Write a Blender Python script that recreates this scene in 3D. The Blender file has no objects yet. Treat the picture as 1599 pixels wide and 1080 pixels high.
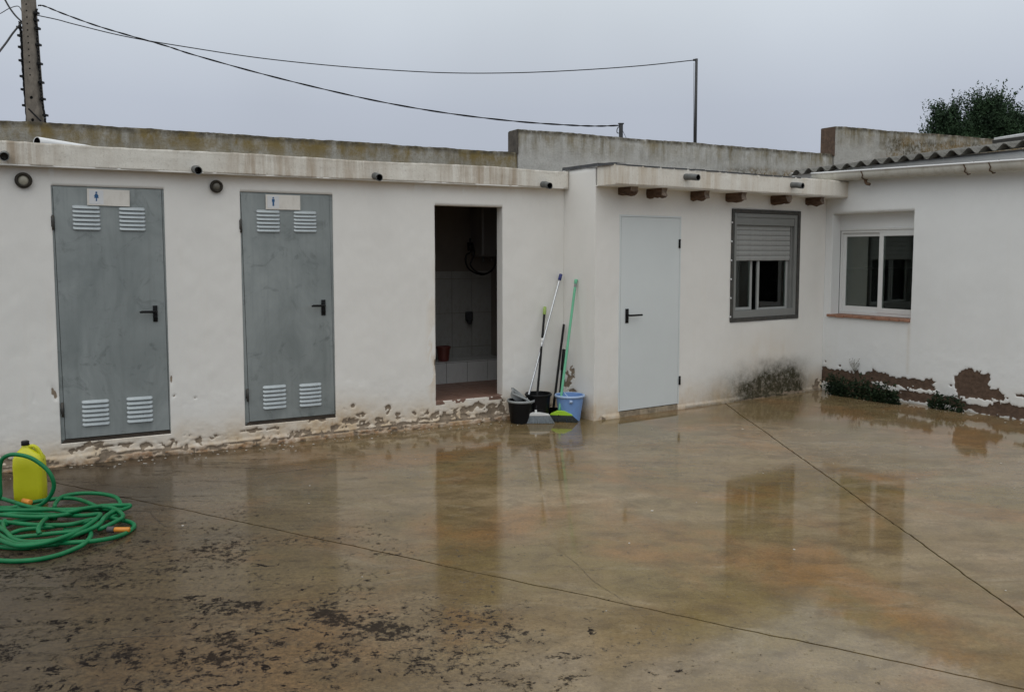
import bpy, bmesh, math, random
import numpy as np
from mathutils import Vector, Matrix
random.seed(4)
R = math.radians
SC = bpy.context.scene
COL = SC.collection

# ------------------------------------------------------------------ camera, sky, sun, exposure
F, CY, H = 1350.0, 499.0, 1.6
PITCH = math.atan((CY - 395) / F)
cam_d = bpy.data.cameras.new('camera'); cam = bpy.data.objects.new('camera', cam_d); COL.objects.link(cam)
cam.location = (0, 0, H); cam.rotation_euler = (R(90) - PITCH, 0, 0)
cam_d.sensor_width = 36; cam_d.lens = 36 * F / 1599; cam_d.shift_y = -(540 - CY) / 1599
cam_d.clip_end = 3000; cam_d.clip_start = .05
SC.camera = cam

SUN_EL, SUN_ROT = R(52), R(200)
w = bpy.data.worlds.new('World'); SC.world = w; w.use_nodes = True
nt = w.node_tree; nt.nodes.clear()
def wn(t, **k):
    n = nt.nodes.new(t)
    for a, b in k.items(): setattr(n, a, b)
    return n
sky = wn('ShaderNodeTexSky', sky_type='NISHITA', sun_disc=False, sun_elevation=SUN_EL, sun_rotation=SUN_ROT, air_density=1.0, dust_density=4.0)
hs = wn('ShaderNodeHueSaturation'); hs.inputs['Saturation'].default_value = .35; hs.inputs['Value'].default_value = .5
nt.links.new(sky.outputs[0], hs.inputs['Color'])
tc = wn('ShaderNodeTexCoord'); sx = wn('ShaderNodeSeparateXYZ'); nt.links.new(tc.outputs['Generated'], sx.inputs[0])
ramp = wn('ShaderNodeValToRGB'); nt.links.new(sx.outputs['Z'], ramp.inputs[0])
el = ramp.color_ramp.elements
SKY = 1.0
def sc3(v): return (v[0]*SKY, v[1]*SKY, v[2]*SKY, 1)
el[0].position = 0; el[0].color = sc3((.415, .452, .535))
el[1].position = .16; el[1].color = sc3((.49, .535, .62))
e = el.new(.27); e.color = sc3((.635, .69, .75))
e = el.new(.5); e.color = sc3((.86, .90, .93))
e = el.new(1.0); e.color = sc3((1.2, 1.22, 1.22))
nz = wn('ShaderNodeTexNoise'); nz.inputs['Scale'].default_value = 2.2; nz.inputs['Detail'].default_value = 3
nt.links.new(tc.outputs['Generated'], nz.inputs['Vector'])
mr = wn('ShaderNodeMapRange'); mr.inputs[1].default_value = .3; mr.inputs[2].default_value = .7; mr.inputs[3].default_value = .93; mr.inputs[4].default_value = 1.06
nt.links.new(nz.outputs[0], mr.inputs[0])
vm = wn('ShaderNodeVectorMath', operation='SCALE'); nt.links.new(ramp.outputs[0], vm.inputs[0]); nt.links.new(mr.outputs[0], vm.inputs['Scale'])
vm2 = wn('ShaderNodeVectorMath', operation='SCALE'); vm2.inputs['Scale'].default_value = 10.0   # the cloud deck, in the sky texture's units
nt.links.new(vm.outputs[0], vm2.inputs[0])
mx = wn('ShaderNodeMix', data_type='RGBA'); mx.inputs[0].default_value = .97
nt.links.new(hs.outputs[0], mx.inputs[6]); nt.links.new(vm2.outputs[0], mx.inputs[7])
bg = wn('ShaderNodeBackground'); bg.inputs['Strength'].default_value = .1
nt.links.new(mx.outputs[2], bg.inputs['Color'])
wo = wn('ShaderNodeOutputWorld'); nt.links.new(bg.outputs[0], wo.inputs[0])
sun_d = bpy.data.lights.new('sun', 'SUN'); sun = bpy.data.objects.new('sun', sun_d); COL.objects.link(sun)
sun_d.energy = .5; sun_d.angle = R(60); sun_d.color = (1, .96, .9)
sun.rotation_euler = (R(38), 0, R(-20))
SC.view_settings.view_transform = 'Standard'; SC.view_settings.look = 'None'
SC.view_settings.exposure = 0.0; SC.view_settings.gamma = 1

# ------------------------------------------------------------------ survey: sight lines onto the planes of the place
def ray(u, v):
    x = (u - 800) / F; y = -(v - CY) / F
    return (x, math.cos(PITCH) + y*math.sin(PITCH), -math.sin(PITCH) + y*math.cos(PITCH))
def g(u, v, z=0.0):
    r = ray(u, v); t = (z - H) / r[2]; return (r[0]*t, r[1]*t)
def atY(u, v, Y):
    r = ray(u, v); t = Y / r[1]; return Vector((r[0]*t, Y, H + r[2]*t))
class Plane:
    def __init__(s, P0, d):
        L = math.hypot(*d); s.d = (d[0]/L, d[1]/L); s.P = P0; s.n = (s.d[1], -s.d[0]); s.rot = math.atan2(s.d[1], s.d[0])
    def hit(s, u, v, o=0.0):
        r = ray(u, v); P = (s.P[0]+s.n[0]*o, s.P[1]+s.n[1]*o)
        t = (P[0]*s.n[0]+P[1]*s.n[1]) / (r[0]*s.n[0]+r[1]*s.n[1])
        return ((r[0]*t-P[0])*s.d[0] + (r[1]*t-P[1])*s.d[1], H + r[2]*t)
    def world(s, a, o, z): return Vector((s.P[0]+s.d[0]*a+s.n[0]*o, s.P[1]+s.d[1]*a+s.n[1]*o, z))
    def loc(s, X, Y): return ((X-s.P[0])*s.d[0]+(Y-s.P[1])*s.d[1], -((X-s.P[0])*s.n[0]+(Y-s.P[1])*s.n[1]))
PA = Plane(g(0, 738), (.877, .481))
a1 = (PA.P[0]+PA.d[0]*4.853, PA.P[1]+PA.d[1]*4.853)
PB = Plane(g(928, 657), (.831, .556))
BL = 3.436
c0 = (PB.P[0]+PB.d[0]*BL, PB.P[1]+PB.d[1]*BL)
PC = Plane(c0, (.556, -.831))
PS = Plane(a1, (PB.P[0]-a1[0], PB.P[1]-a1[1]))          # short return wall between the two blocks
SL = math.hypot(PB.P[0]-a1[0], PB.P[1]-a1[1])
PD = Plane((PA.P[0]-2.2*PA.n[0], PA.P[1]-2.2*PA.n[1]), (.877, .481))

# ------------------------------------------------------------------ numpy noise
def _h(ix, iy, seed):
    n = (ix*374761393 + iy*668265263 + seed*1442695041) & 0xffffffff
    n = ((n ^ (n >> 13)) * 1274126177) & 0xffffffff
    return ((n ^ (n >> 16)) & 0xffff) / 65535.0
def vn(x, y, seed=0):
    x = np.asarray(x, float); y = np.asarray(y, float)
    ix = np.floor(x).astype(np.int64); iy = np.floor(y).astype(np.int64)
    fx = x-ix; fy = y-iy; fx = fx*fx*(3-2*fx); fy = fy*fy*(3-2*fy)
    a = _h(ix, iy, seed); b = _h(ix+1, iy, seed); c = _h(ix, iy+1, seed); d = _h(ix+1, iy+1, seed)
    return (a*(1-fx)+b*fx)*(1-fy) + (c*(1-fx)+d*fx)*fy
def fbm(x, y, seed=0, octv=4):
    t = 0; a = .5; s = 0
    for i in range(octv):
        t = t + a*vn(x*2**i, y*2**i, seed+i*17); s += a; a *= .55
    return t/s
def inpoly(X, Z, poly):
    ins = np.zeros(X.shape, bool); n = len(poly)
    for i in range(n):
        x1, z1 = poly[i]; x2, z2 = poly[(i+1) % n]
        if z1 == z2: continue
        c = ((z1 > Z) != (z2 > Z)) & (X < (x2-x1)*(Z-z1)/(z2-z1)+x1)
        ins ^= c
    return ins
def sst(a, b, x):
    t = np.clip((x-a)/(b-a), 0, 1); return t*t*(3-2*t)

# ------------------------------------------------------------------ materials
class Mat:
    def __init__(s, name):
        s.m = bpy.data.materials.new(name); s.m.use_nodes = True; s.t = s.m.node_tree; s.N = s.t.nodes; s.L = s.t.links
        s.b = s.N['Principled BSDF']; s._c = None
    def n(s, t, **k):
        n = s.N.new(t)
        for a, b in k.items(): setattr(n, a, b)
        return n
    def coord(s):
        if s._c is None: s._c = s.n('ShaderNodeTexCoord').outputs['Object']
        return s._c
    def mapping(s, scale=(1, 1, 1), rot=(0, 0, 0), loc=(0, 0, 0), src=None):
        m = s.n('ShaderNodeMapping'); m.inputs['Scale'].default_value = scale; m.inputs['Rotation'].default_value = rot; m.inputs['Location'].default_value = loc
        s.L.new(src or s.coord(), m.inputs[0]); return m.outputs[0]
    def noise(s, scale, detail=4, rough=.6, vec=None, dist=0):
        n = s.n('ShaderNodeTexNoise'); n.inputs['Scale'].default_value = scale; n.inputs['Detail'].default_value = detail
        n.inputs['Roughness'].default_value = rough; n.inputs['Distortion'].default_value = dist
        s.L.new(vec or s.coord(), n.inputs['Vector']); return n.outputs[0]
    def rng(s, v, a, b, c=0, d=1, smooth=False):
        m = s.n('ShaderNodeMapRange'); m.inputs[1].default_value = a; m.inputs[2].default_value = b; m.inputs[3].default_value = c; m.inputs[4].default_value = d
        if smooth: m.interpolation_type = 'SMOOTHSTEP'
        s.L.new(v, m.inputs[0]); return m.outputs[0]
    def mix(s, f, a, b):
        m = s.n('ShaderNodeMix', data_type='RGBA')
        for i, v in ((0, f), (6, a), (7, b)):
            if isinstance(v, (int, float)): m.inputs[i].default_value = v
            elif isinstance(v, tuple): m.inputs[i].default_value = v if len(v) == 4 else v+(1,)
            else: s.L.new(v, m.inputs[i])
        return m.outputs[2]
    def math(s, op, a, b=None, clamp=False):
        m = s.n('ShaderNodeMath', operation=op); m.use_clamp = clamp
        for i, v in ((0, a), (1, b)):
            if v is None: continue
            if isinstance(v, (int, float)): m.inputs[i].default_value = v
            else: s.L.new(v, m.inputs[i])
        return m.outputs[0]
    def attr(s, name):
        return s.n('ShaderNodeAttribute', attribute_name=name).outputs['Fac']
    def sep(s, src=None):
        n = s.n('ShaderNodeSeparateXYZ'); s.L.new(src or s.coord(), n.inputs[0]); return n.outputs
    def set(s, name, v):
        i = s.b.inputs[name]
        if isinstance(v, (int, float)): i.default_value = v
        elif isinstance(v, tuple): i.default_value = v if (len(v) == 4 or i.type == 'VECTOR') else v+(1,)
        else: s.L.new(v, i)
        return s
    def bump(s, h, strength=.3, dist=.01, to='Normal'):
        b = s.n('ShaderNodeBump'); b.inputs['Strength'].default_value = strength; b.inputs['Distance'].default_value = dist
        s.L.new(h, b.inputs['Height']); s.L.new(b.outputs[0], s.b.inputs[to]); return s
def simple(name, col, rough=.6, metal=0, var=.12, scale=6, bump=0.15, dirt=None, coat=0, bs=60, spec=.5):
    m = Mat(name); m.set('Specular IOR Level', spec)
    n = m.noise(scale, 5, .65)
    c = m.mix(m.rng(n, .3, .7), tuple(x*(1-var) for x in col), tuple(min(1, x*(1+var)) for x in col))
    if dirt:
        c = m.mix(m.rng(m.noise(scale*2.3, 6, .7, m.mapping((1, 1, .5))), .5, .75, 0, dirt[1]), c, dirt[0])
    m.set('Base Color', c).set('Roughness', m.rng(m.noise(scale*3, 4), .3, .7, rough*.85, min(1, rough*1.15))).set('Metallic', metal)
    if coat: m.set('Coat Weight', coat)
    if bump: m.bump(m.noise(bs, 3), bump, .004)
    return m.m

def wall_material(name, white, damp, bare, streak=.0):
    m = Mat(name)
    big = m.noise(1.3, 5, .6); fine = m.noise(14, 6, .7)
    c = m.mix(m.rng(big, .3, .72), tuple(x*.93 for x in white), white)
    c = m.mix(m.rng(fine, .45, .8, 0, .12), c, tuple(x*.8 for x in white))
    # vertical run-off streaks
    st = m.noise(1, 6, .65, m.mapping((9, 9, .55)))
    c = m.mix(m.rng(st, .56, .82, 0, .10), c, (damp[0]*1.05, damp[1]*1.05, damp[2]*1.05))
    d = m.attr('damp')
    dn = m.math('MULTIPLY', d, m.rng(m.noise(5, 6, .7), .3, .65, .35, 1.1), True)
    c = m.mix(dn, c, damp)
    d2 = m.math('MULTIPLY', m.math('POWER', d, 3), m.rng(m.noise(22, 6, .75), .42, .66, 0, .6), True)
    c = m.mix(d2, c, (damp[0]*.66, damp[1]*.52, damp[2]*.38))
    c = m.mix(m.math('MULTIPLY', m.attr('rust'), m.rng(m.noise(13, 6, .75), .35, .6), True), c, (.27, .125, .042))
    mo = m.attr('mold_dark')
    mn = m.math('MULTIPLY', mo, m.rng(m.noise(16, 9, .82), .34, .56, .55, 1.15), True)
    c = m.mix(mn, c, (.046, .041, .022))
    b = m.attr('bare')
    bn = m.rng(m.math('ADD', b, m.rng(m.noise(90, 4, .7), .3, .7, -.12, .12)), .42, .58)
    bc = m.mix(m.rng(m.noise(24, 7, .8), .3, .7), tuple(x*.6 for x in bare), tuple(min(1, x*1.55) for x in bare))
    c = m.mix(bn, c, bc)
    m.set('Base Color', c).set('Roughness', m.rng(bn, 0, 1, .78, .92))
    m.set('Specular IOR Level', .3)
    hgt = m.math('ADD', m.math('MULTIPLY', m.noise(55, 5, .7), .5), m.math('MULTIPLY', m.noise(240, 3, .6), .25))
    m.bump(hgt, .22, .006)
    return m.m

M = {}
M['wallA'] = wall_material('limewashed_plaster', (.82, .805, .765), (.63, .50, .34), (.235, .185, .135))
M['wallC'] = wall_material('white_painted_plaster', (.775, .79, .785), (.58, .53, .44), (.10, .066, .047))

def fascia_material(name, base, dirt, amt):
    m = Mat(name)
    st = m.noise(1, 7, .7, m.mapping((10, 10, .8)))
    sb = m.noise(1, 3, .5, m.mapping((1.6, 1.6, .3), loc=(3, 1, 0)))
    f = m.math('MULTIPLY', m.rng(st, .36, .66), m.rng(sb, .36, .60, .1, 1.15), True)
    c = m.mix(m.math('MULTIPLY', f, amt), base, dirt)
    c = m.mix(m.rng(m.noise(60, 5, .7), .55, .75, 0, .5), c, tuple(x*.62 for x in dirt))
    t = m.attr('top')
    c = m.mix(m.math('MULTIPLY', m.rng(t, .8, 1.0), m.rng(m.noise(16, 5), .4, .6, 0, .45)), c, (.30, .27, .21))
    m.set('Base Color', c).set('Roughness', .85).set('Specular IOR Level', .3)
    m.bump(m.noise(45, 6, .7), .35, .008); return m.m
M['fasciaA'] = fascia_material('stained_fascia_plaster', (.76, .735, .665), (.44, .365, .28), 1.15)
M['fasciaB'] = fascia_material('cream_fascia_plaster', (.78, .755, .69), (.52, .43, .32), .8)

def parapet_material():
    m = Mat('weathered_render')
    c = m.mix(m.rng(m.noise(2.2, 6, .65), .3, .7), (.31, .295, .25), (.49, .475, .425))
    sm = m.attr('smoothness')
    c = m.mix(m.math('MULTIPLY', sm, m.rng(m.noise(5, 4), .3, .6,   .65, 1)), c, (.68, .675, .64))
    sp = m.noise(34, 7, .8)
    c = m.mix(m.math('MULTIPLY', m.rng(sp, .5, .66, 0, .65), m.rng(sm, 0, 1, 1, .35)), c, (.17, .15, .115))
    c = m.mix(m.rng(m.noise(27, 7, .8, m.mapping(loc=(4, 7, 2))), .57, .7, 0, .55), c, (.62, .59, .52))
    st = m.noise(1, 6, .65, m.mapping((7, 7, .7)))
    t = m.attr('top')
    run = m.math('MULTIPLY', m.rng(st, .42, .60), m.rng(t, .10, .9, 0, 1), True)
    c = m.mix(m.math('MULTIPLY', run, m.math('MULTIPLY', m.rng(m.noise(2.4, 3), .4, .55, .35, .95), 1)), c, (.19, .16, .095))
    mm = m.math('MULTIPLY', m.rng(m.noise(1, 5, .7, m.mapping((3.2, 3.2, 2))), .46, .60), m.rng(t, .2, .8), True)
    c = m.mix(m.math('MULTIPLY', mm, m.rng(sm, 0, 1, .9, .4)), c, (.235, .17, .05))
    edge = m.math('MULTIPLY', m.rng(t, .84, .96), m.rng(m.noise(9, 6, .7), .36, .56, .25, 1), True)
    c = m.mix(edge, c, (.085, .075, .055))
    mo = m.math('MULTIPLY', m.attr('mold_dark'), m.rng(m.noise(16, 6, .75), .35, .6), True)
    c = m.mix(mo, c, m.mix(m.rng(m.noise(2.2, 4), .45, .55), (.23, .15, .05), (.10, .085, .05)))
    m.set('Base Color', c).set('Roughness', .95).set('Specular IOR Level', .2)
    m.bump(m.math('ADD', m.noise(30, 7, .8), m.math('MULTIPLY', m.noise(120, 4, .7), .4)), .7, .02); return m.m
M['parapet'] = parapet_material()

def ground_material():
    m = Mat('wet_concrete')
    P = m.sep()
    al = m.mapping((.55, 1.7, 1), (0, 0, -R(20)))
    n1 = m.noise(.9, 8, .68, al, .8)
    n2 = m.noise(.6, 6, .65, m.mapping((1, 1.3, 1), loc=(5, 2, 0)), .5)
    n3 = m.noise(6, 9, .75, m.mapping((.7, 1.0, 1), (0, 0, -R(24))), .4)
    c = m.mix(m.rng(n1, .34, .66), (.170, .112, .048), (.325, .245, .145))
    c = m.mix(m.rng(n2, .42, .60, 0, .75), c, (.185, .140, .055))
    c = m.mix(m.rng(m.noise(.9, 6, .65, m.mapping(loc=(9, 4, 0)), .4), .50, .62, 0, .6), c, (.295, .150, .058))
    c = m.mix(m.rng(m.noise(1.6, 7, .7, m.mapping((.7, 1.6, 1), loc=(3, 8, 0)), 1.2), .56, .66, 0, .45), c, (.33, .27, .18))
    c = m.mix(m.rng(n3, .44, .64, 0, .62), c, (.095, .066, .034))
    grain = m.noise(55, 8, .85)
    c = m.mix(m.rng(grain, .47, .64, 0, .55), c, (.090, .066, .040))
    c = m.mix(m.rng(m.noise(80, 6, .85, m.mapping(loc=(7, 7, 0))), .56, .68, 0, .45), c, (.42, .36, .27))
    left = m.rng(m.math('ADD', P[0], m.math('MULTIPLY', m.noise(.7, 4), 2.2)), -1.9, 1.2, 1, 0, True)
    near = m.rng(P[1], 3.0, 6.4, 1, .2, True)
    nearleft = m.rng(m.math('ADD', m.math('ADD', m.math('MULTIPLY', P[0], .75), m.math('MULTIPLY', P[1], .5)), m.math('MULTIPLY', m.noise(.9, 5, .6, m.mapping(loc=(2, 2, 0))), 1.6)), 1.2, 3.6, 1, 0, True)
    c = m.mix(m.math('MULTIPLY', nearleft, .55), c, (.135, .098, .055))
    c = m.mix(m.math('MULTIPLY', left, .45), c, (.095, .068, .040))
    c = m.mix(m.math('MULTIPLY', nearleft, m.rng(m.noise(34, 9, .85, m.mapping(loc=(5, 1, 0))), .44, .60, 0, .75)), c, (.040, .029, .021))
    corner = m.rng(m.math('ADD', m.math('ADD', P[0], m.math('MULTIPLY', P[1], .25)), m.math('MULTIPLY', m.noise(1.4, 6, .65, m.mapping(loc=(1, 9, 0))), 1.8)), -.7, .8, 1, 0, True)
    c = m.mix(m.math('MULTIPLY', corner, .62), c, (.045, .035, .026))
    # black lichen: dense crusts of small specks on the left and near side
    pat = m.noise(1.0, 6, .7, m.mapping((.8, 1.4, 1), (0, 0, -R(22)), (2.4, 6, 0)), .7)
    pat2 = m.noise(5.0, 5, .7, m.mapping((.7, 1.0, 1), (0, 0, -R(22)), (1, 2, 0)), .4)
    spots = m.noise(30, 9, .80, m.mapping((.85, .8, 1), (0, 0, -R(18))), .15)
    band = m.rng(m.math('ADD', P[0], m.math('MULTIPLY', P[1], .55)), 1.0, 3.6, 1, .0, True)
    zone = m.math('MULTIPLY', band, near)
    gate = m.math('MULTIPLY', zone, m.math('ADD', m.rng(pat, .40, .62, 0, .75), m.rng(pat2, .44, .64, -.22, .36)))
    thr = m.math('ADD', spots, m.math('MULTIPLY', gate, .235))
    blk = m.rng(thr, .612, .660, 0, .92)
    chips = m.noise(15, 8, .74, m.mapping((.8, .9, 1), (0, 0, -R(10)), (1, 3, 0)), .5)
    blk2 = m.rng(m.math('ADD', chips, m.math('MULTIPLY', zone, .115)), .690, .708)
    streak = m.noise(3.2, 7, .7, m.mapping((.35, 3.6, 1), (0, 0, -R(26)), (4, 3, 0)), .3)     # scuffed dark strokes
    blk3 = m.math('MULTIPLY', m.rng(streak, .52, .62), m.math('MULTIPLY', m.math('MULTIPLY', left, m.rng(spots, .44, .54)), .85), True)
    blk = m.math('MAXIMUM', m.math('MAXIMUM', blk, blk2), blk3)
    c = m.mix(m.math('MULTIPLY', blk, .95), c, (.012, .010, .010))
    m.set('Base Color', c)
    rl = m.math('ADD', m.rng(n3, .38, .66, .022, .13), m.math('MULTIPLY', nearleft, .10))
    m.set('Roughness', m.math('ADD', rl, m.math('MULTIPLY', blk, .35), True))
    m.set('IOR', 1.40)
    m.set('Specular IOR Level', m.math('MULTIPLY', m.math('MULTIPLY', m.rng(blk, 0, 1, .5, .04), m.rng(m.noise(1.7, 7, .72, m.mapping((.7, 1.2, 1), (0, 0, -R(20)), (6, 1, 0)), .6), .40, .58, .62, 1.15)), m.rng(nearleft, 0, 1, 1, .34)))
    wob = m.noise(1.9, 2, .5)
    hgt = m.math('ADD', m.math('MULTIPLY', wob, .10), m.math('MULTIPLY', m.noise(70, 6, .8), m.rng(left, 0, 1, .005, .035)))
    hgt = m.math('ADD', hgt, m.math('MULTIPLY', blk, .06))
    hgt = m.math('ADD', hgt, m.math('MULTIPLY', m.noise(9, 5, .65), .036))
    m.bump(hgt, .30, .02)
    return m.m
M['ground'] = ground_material()
M['earth'] = simple('dark_earth', (.05, .042, .032), .95, 0, .3, 3)

def door_metal():
    m = Mat('galvanised_steel')
    a = m.noise(2.2, 7, .65, m.mapping((1.2, 1.2, .6)), .9)
    c = m.mix(m.rng(a, .3, .7), (.215, .243, .240), (.335, .365, .362))
    st = m.noise(1, 6, .65, m.mapping((22, 22, 1.3)))
    c = m.mix(m.rng(st, .5, .75, 0, .35), c, (.18, .20, .195))
    c = m.mix(m.rng(m.noise(5, 6, .7, m.mapping(loc=(3, 3, 3)), 1.2), .56, .70, 0, .6), c, (.12, .137, .135))
    c = m.mix(m.rng(m.noise(70, 4, .7), .68, .74, 0, .5), c, (.42, .43, .42))
    m.set('Base Color', c).set('Metallic', .25).set('Roughness', m.rng(a, .3, .7, .42, .62))
    m.bump(m.noise(3, 3), .25, .02); return m.m
M['door_metal'] = door_metal()
M['door_white'] = simple('pale_door_paint', (.66, .70, .70), .42, 0, .025, 2, .04)
M['slat_skylit'] = simple('skylit_louvre_steel', (.43, .475, .49), .45, .2, .08, 20, .05)  # paler than the door: sky light on the slopes put into the colour
M['black'] = simple('black_plastic', (.005, .005, .0055), .38, 0, .2, 12, .05, spec=.22)
M['black_rubber'] = simple('black_cable', (.008, .008, .009), .6, 0, .2, 20, .1, spec=.2)
M['dark_gap'] = simple('dark_sill_gap', (.05, .038, .028), .85, 0, .4, 18, .4)  # dark brown for the gap and sill under doors, and ground cracks
M['cream_sign'] = simple('cream_plastic_plate', (.73, .70, .64), .4, 0, .04, 4, .05, ((.35, .3, .24), .4))
M['sticker'] = simple('white_sticker', (.68, .69, .70), .4, 0, .02, 6, 0)
M['blue_print'] = simple('blue_print', (.02, .10, .24), .5, 0, .05, 6, 0)
M['lamp_rim'] = simple('dark_bronze', (.028, .022, .014), .55, .3, .25, 20, .2)
M['lamp_lens'] = simple('dusty_lens', (.36, .34, .27), .45, 0, .2, 18, .1)
M['lamp_lens_dark'] = simple('dark_dusty_lens', (.13, .12, .095), .45, 0, .25, 18, .1)
M['pipe_grey'] = simple('grey_drain_pipe', (.11, .115, .112), .6, 0, .3, 15, .15, ((.06, .05, .04), .6))
M['bore_shade'] = simple('shaded_pipe_bore', (.006, .006, .006), .9, 0, .2, 15, 0, spec=.1)  # near-black colour stands in for the shade inside pipes and pole holes
M['pipe_white'] = simple('white_plastic_pipe', (.74, .75, .75), .45, 0, .06, 8, .05)
M['brick_end'] = simple('raw_brick', (.115, .075, .052), .95, 0, .35, 14, .7, ((.05, .04, .033), .7))
M['brick_end_dark'] = simple('dark_raw_render', (.095, .082, .068), .95, 0, .35, 12, .7, ((.04, .035, .03), .7))
M['step_render'] = simple('crumbling_render_step', (.33, .27, .19), .95, 0, .4, 14, .8, ((.11, .08, .055), .9))
M['wood'] = (lambda: (lambda m: (m.set('Base Color', m.mix(m.rng(m.noise(1, 7, .75, m.mapping((30, 5, 30))), .35, .68), (.05, .028, .017), (.22, .135, .085))), m.set('Roughness', .95), m.bump(m.noise(1, 6, .8, m.mapping((60, 8, 60))), 1, .02), m.m)[-1])(Mat('rotten_wood')))()
M['wood_end'] = simple('bleached_wood', (.25, .20, .16), .95, 0, .4, 22, .8, ((.07, .045, .03), .8))
M['alu_grey'] = simple('grey_aluminium', (.24, .245, .235), .45, .3, .06, 6, .04)
M['alu_light'] = simple('light_aluminium', (.40, .41, .40), .42, .2, .05, 6, .04)
M['shutter'] = simple('grey_shutter_plastic', (.31, .315, .305), .5, 0, .07, 9, .04, ((.16, .15, .13), .35))
M['steel_dark'] = simple('dark_steel_angle', (.06, .06, .056), .65, .2, .3, 20, .3, ((.13, .09, .055), .5))
M['frame_white'] = simple('white_lacquered_frame', (.66, .67, .66), .38, 0, .03, 6, .03)
M['sill_brick'] = simple('red_brick_sill', (.30, .155, .10), .85, 0, .3, 16, .5, ((.12, .08, .06), .6))
M['rust'] = simple('rusty_iron', (.10, .06, .035), .9, .1, .4, 25, .5)
M['gutter'] = simple('stained_gutter_plastic', (.50, .49, .44), .55, 0, .12, 5, .1, ((.25, .21, .14), .6))
M['gutter_rim'] = simple('pale_gutter_rim', (.70, .71, .71), .45, 0, .05, 5, .05)
M['concrete_pole'] = simple('pole_concrete', (.20, .175, .145), .95, 0, .3, 9, .6, ((.09, .075, .06), .6))
M['galv'] = simple('dull_galvanised_steel', (.06, .062, .066), .7, .2, .2, 12, .2)
M['membrane'] = simple('roofing_felt', (.05, .052, .056), .7, 0, .3, 12, .4)
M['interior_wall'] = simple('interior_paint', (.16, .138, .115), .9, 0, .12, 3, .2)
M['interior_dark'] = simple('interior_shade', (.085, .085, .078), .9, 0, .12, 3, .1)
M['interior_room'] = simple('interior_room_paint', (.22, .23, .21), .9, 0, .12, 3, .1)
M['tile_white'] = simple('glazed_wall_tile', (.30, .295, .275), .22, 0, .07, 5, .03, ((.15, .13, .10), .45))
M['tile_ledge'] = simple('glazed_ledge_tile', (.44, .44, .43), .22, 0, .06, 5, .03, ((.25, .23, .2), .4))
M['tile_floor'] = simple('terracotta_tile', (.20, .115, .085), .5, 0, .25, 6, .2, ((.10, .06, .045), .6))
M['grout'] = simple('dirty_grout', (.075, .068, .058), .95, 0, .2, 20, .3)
M['heater'] = simple('enamelled_tank', (.17, .16, .15), .35, 0, .05, 5, .03)
M['pot_red'] = simple('terracotta_red_plastic', (.10, .022, .015), .5, 0, .15, 8, .05)
M['yellow'] = None
def yellow():
    m = Mat('yellow_translucent_plastic')
    c = m.mix(m.rng(m.noise(6, 5), .3, .7), (.50, .50, .012), (.60, .60, .02))
    m.set('Base Color', c).set('Roughness', .38).set('Subsurface Weight', .25).set('Subsurface Scale', .03).set('Subsurface Radius', (1, .9, .2))
    m.bump(m.noise(40, 3), .12, .004); return m.m
M['yellow'] = yellow()
def hose_mat():
    m = Mat('green_garden_hose')
    c = m.mix(m.rng(m.noise(9, 5, .7), .35, .7), (.002, .125, .040), (.004, .19, .066))
    c = m.mix(m.rng(m.noise(26, 6, .75), .58, .75, 0, .55), c, (.02, .07, .035))
    m.set('Base Color', c).set('Roughness', .42).set('Specular IOR Level', .35)
    m.bump(m.noise(60, 3), .1, .003); return m.m
M['hose'] = hose_mat()
M['orange'] = simple('orange_plastic', (.62, .24, .03), .4, 0, .1, 10, .05)
M['dark_grey_plastic'] = simple('dark_grey_plastic', (.05, .05, .052), .5, 0, .1, 10, .05)
M['blue_bucket'] = simple('blue_plastic', (.19, .34, .66), .42, 0, .06, 7, .06, ((.12, .18, .3), .35))
M['blue_pale'] = simple('pale_blue_plastic', (.36, .48, .68), .4, 0, .05, 7, .03)
M['grey_plastic'] = simple('grey_plastic', (.27, .285, .285), .45, 0, .08, 8, .05)
M['white_plastic'] = simple('white_plastic', (.70, .70, .68), .4, 0, .04, 8, .03)
M['chrome'] = simple('brushed_metal_pole', (.60, .61, .62), .3, .75, .08, 20, .02)
M['mint'] = simple('mint_green_pole', (.155, .50, .30), .4, 0, .06, 8, .03)
M['lime'] = simple('lime_green_plastic', (.36, .62, .03), .4, 0, .06, 8, .03)
M['lime_pale'] = simple('pale_lime_grip', (.30, .44, .10), .45, 0, .06, 8, .03)
M['navy'] = simple('navy_blue_grip', (.015, .025, .16), .4, 0, .06, 8, .03)
M['bristle_grey'] = simple('grey_blue_bristles', (.23, .26, .28), .75, 0, .3, 60, .5)
M['bristle_dark'] = simple('dark_bristles', (.028, .034, .032), .8, 0, .4, 60, .5)
def corr():
    m = Mat('fibre_cement_sheet')
    c = m.mix(m.rng(m.noise(3, 6, .7), .3, .7), (.085, .082, .072), (.19, .185, .17))
    c = m.mix(m.rng(m.noise(22, 7, .8), .48, .64, 0, .8), c, (.045, .045, .033))
    m.set('Base Color', c).set('Roughness', .9).bump(m.noise(60, 6, .8), .5, .006); return m.m
M['corr'] = corr()
def glass():
    m = Mat('window_glass'); m.N.remove(m.b)
    g1 = m.n('ShaderNodeBsdfGlossy'); g1.inputs['Roughness'].default_value = .01; g1.inputs['Color'].default_value = (.95, 1, .97, 1)
    t1 = m.n('ShaderNodeBsdfTransparent'); t1.inputs['Color'].default_value = (.86, .90, .87, 1)
    fr = m.n('ShaderNodeFresnel'); fr.inputs['IOR'].default_value = 1.6
    ms = m.n('ShaderNodeMixShader'); m.L.new(fr.outputs[0], ms.inputs[0]); m.L.new(t1.outputs[0], ms.inputs[1]); m.L.new(g1.outputs[0], ms.inputs[2])
    m.L.new(ms.outputs[0], m.N['Material Output'].inputs[0]); return m.m
M['glass'] = glass()
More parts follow.
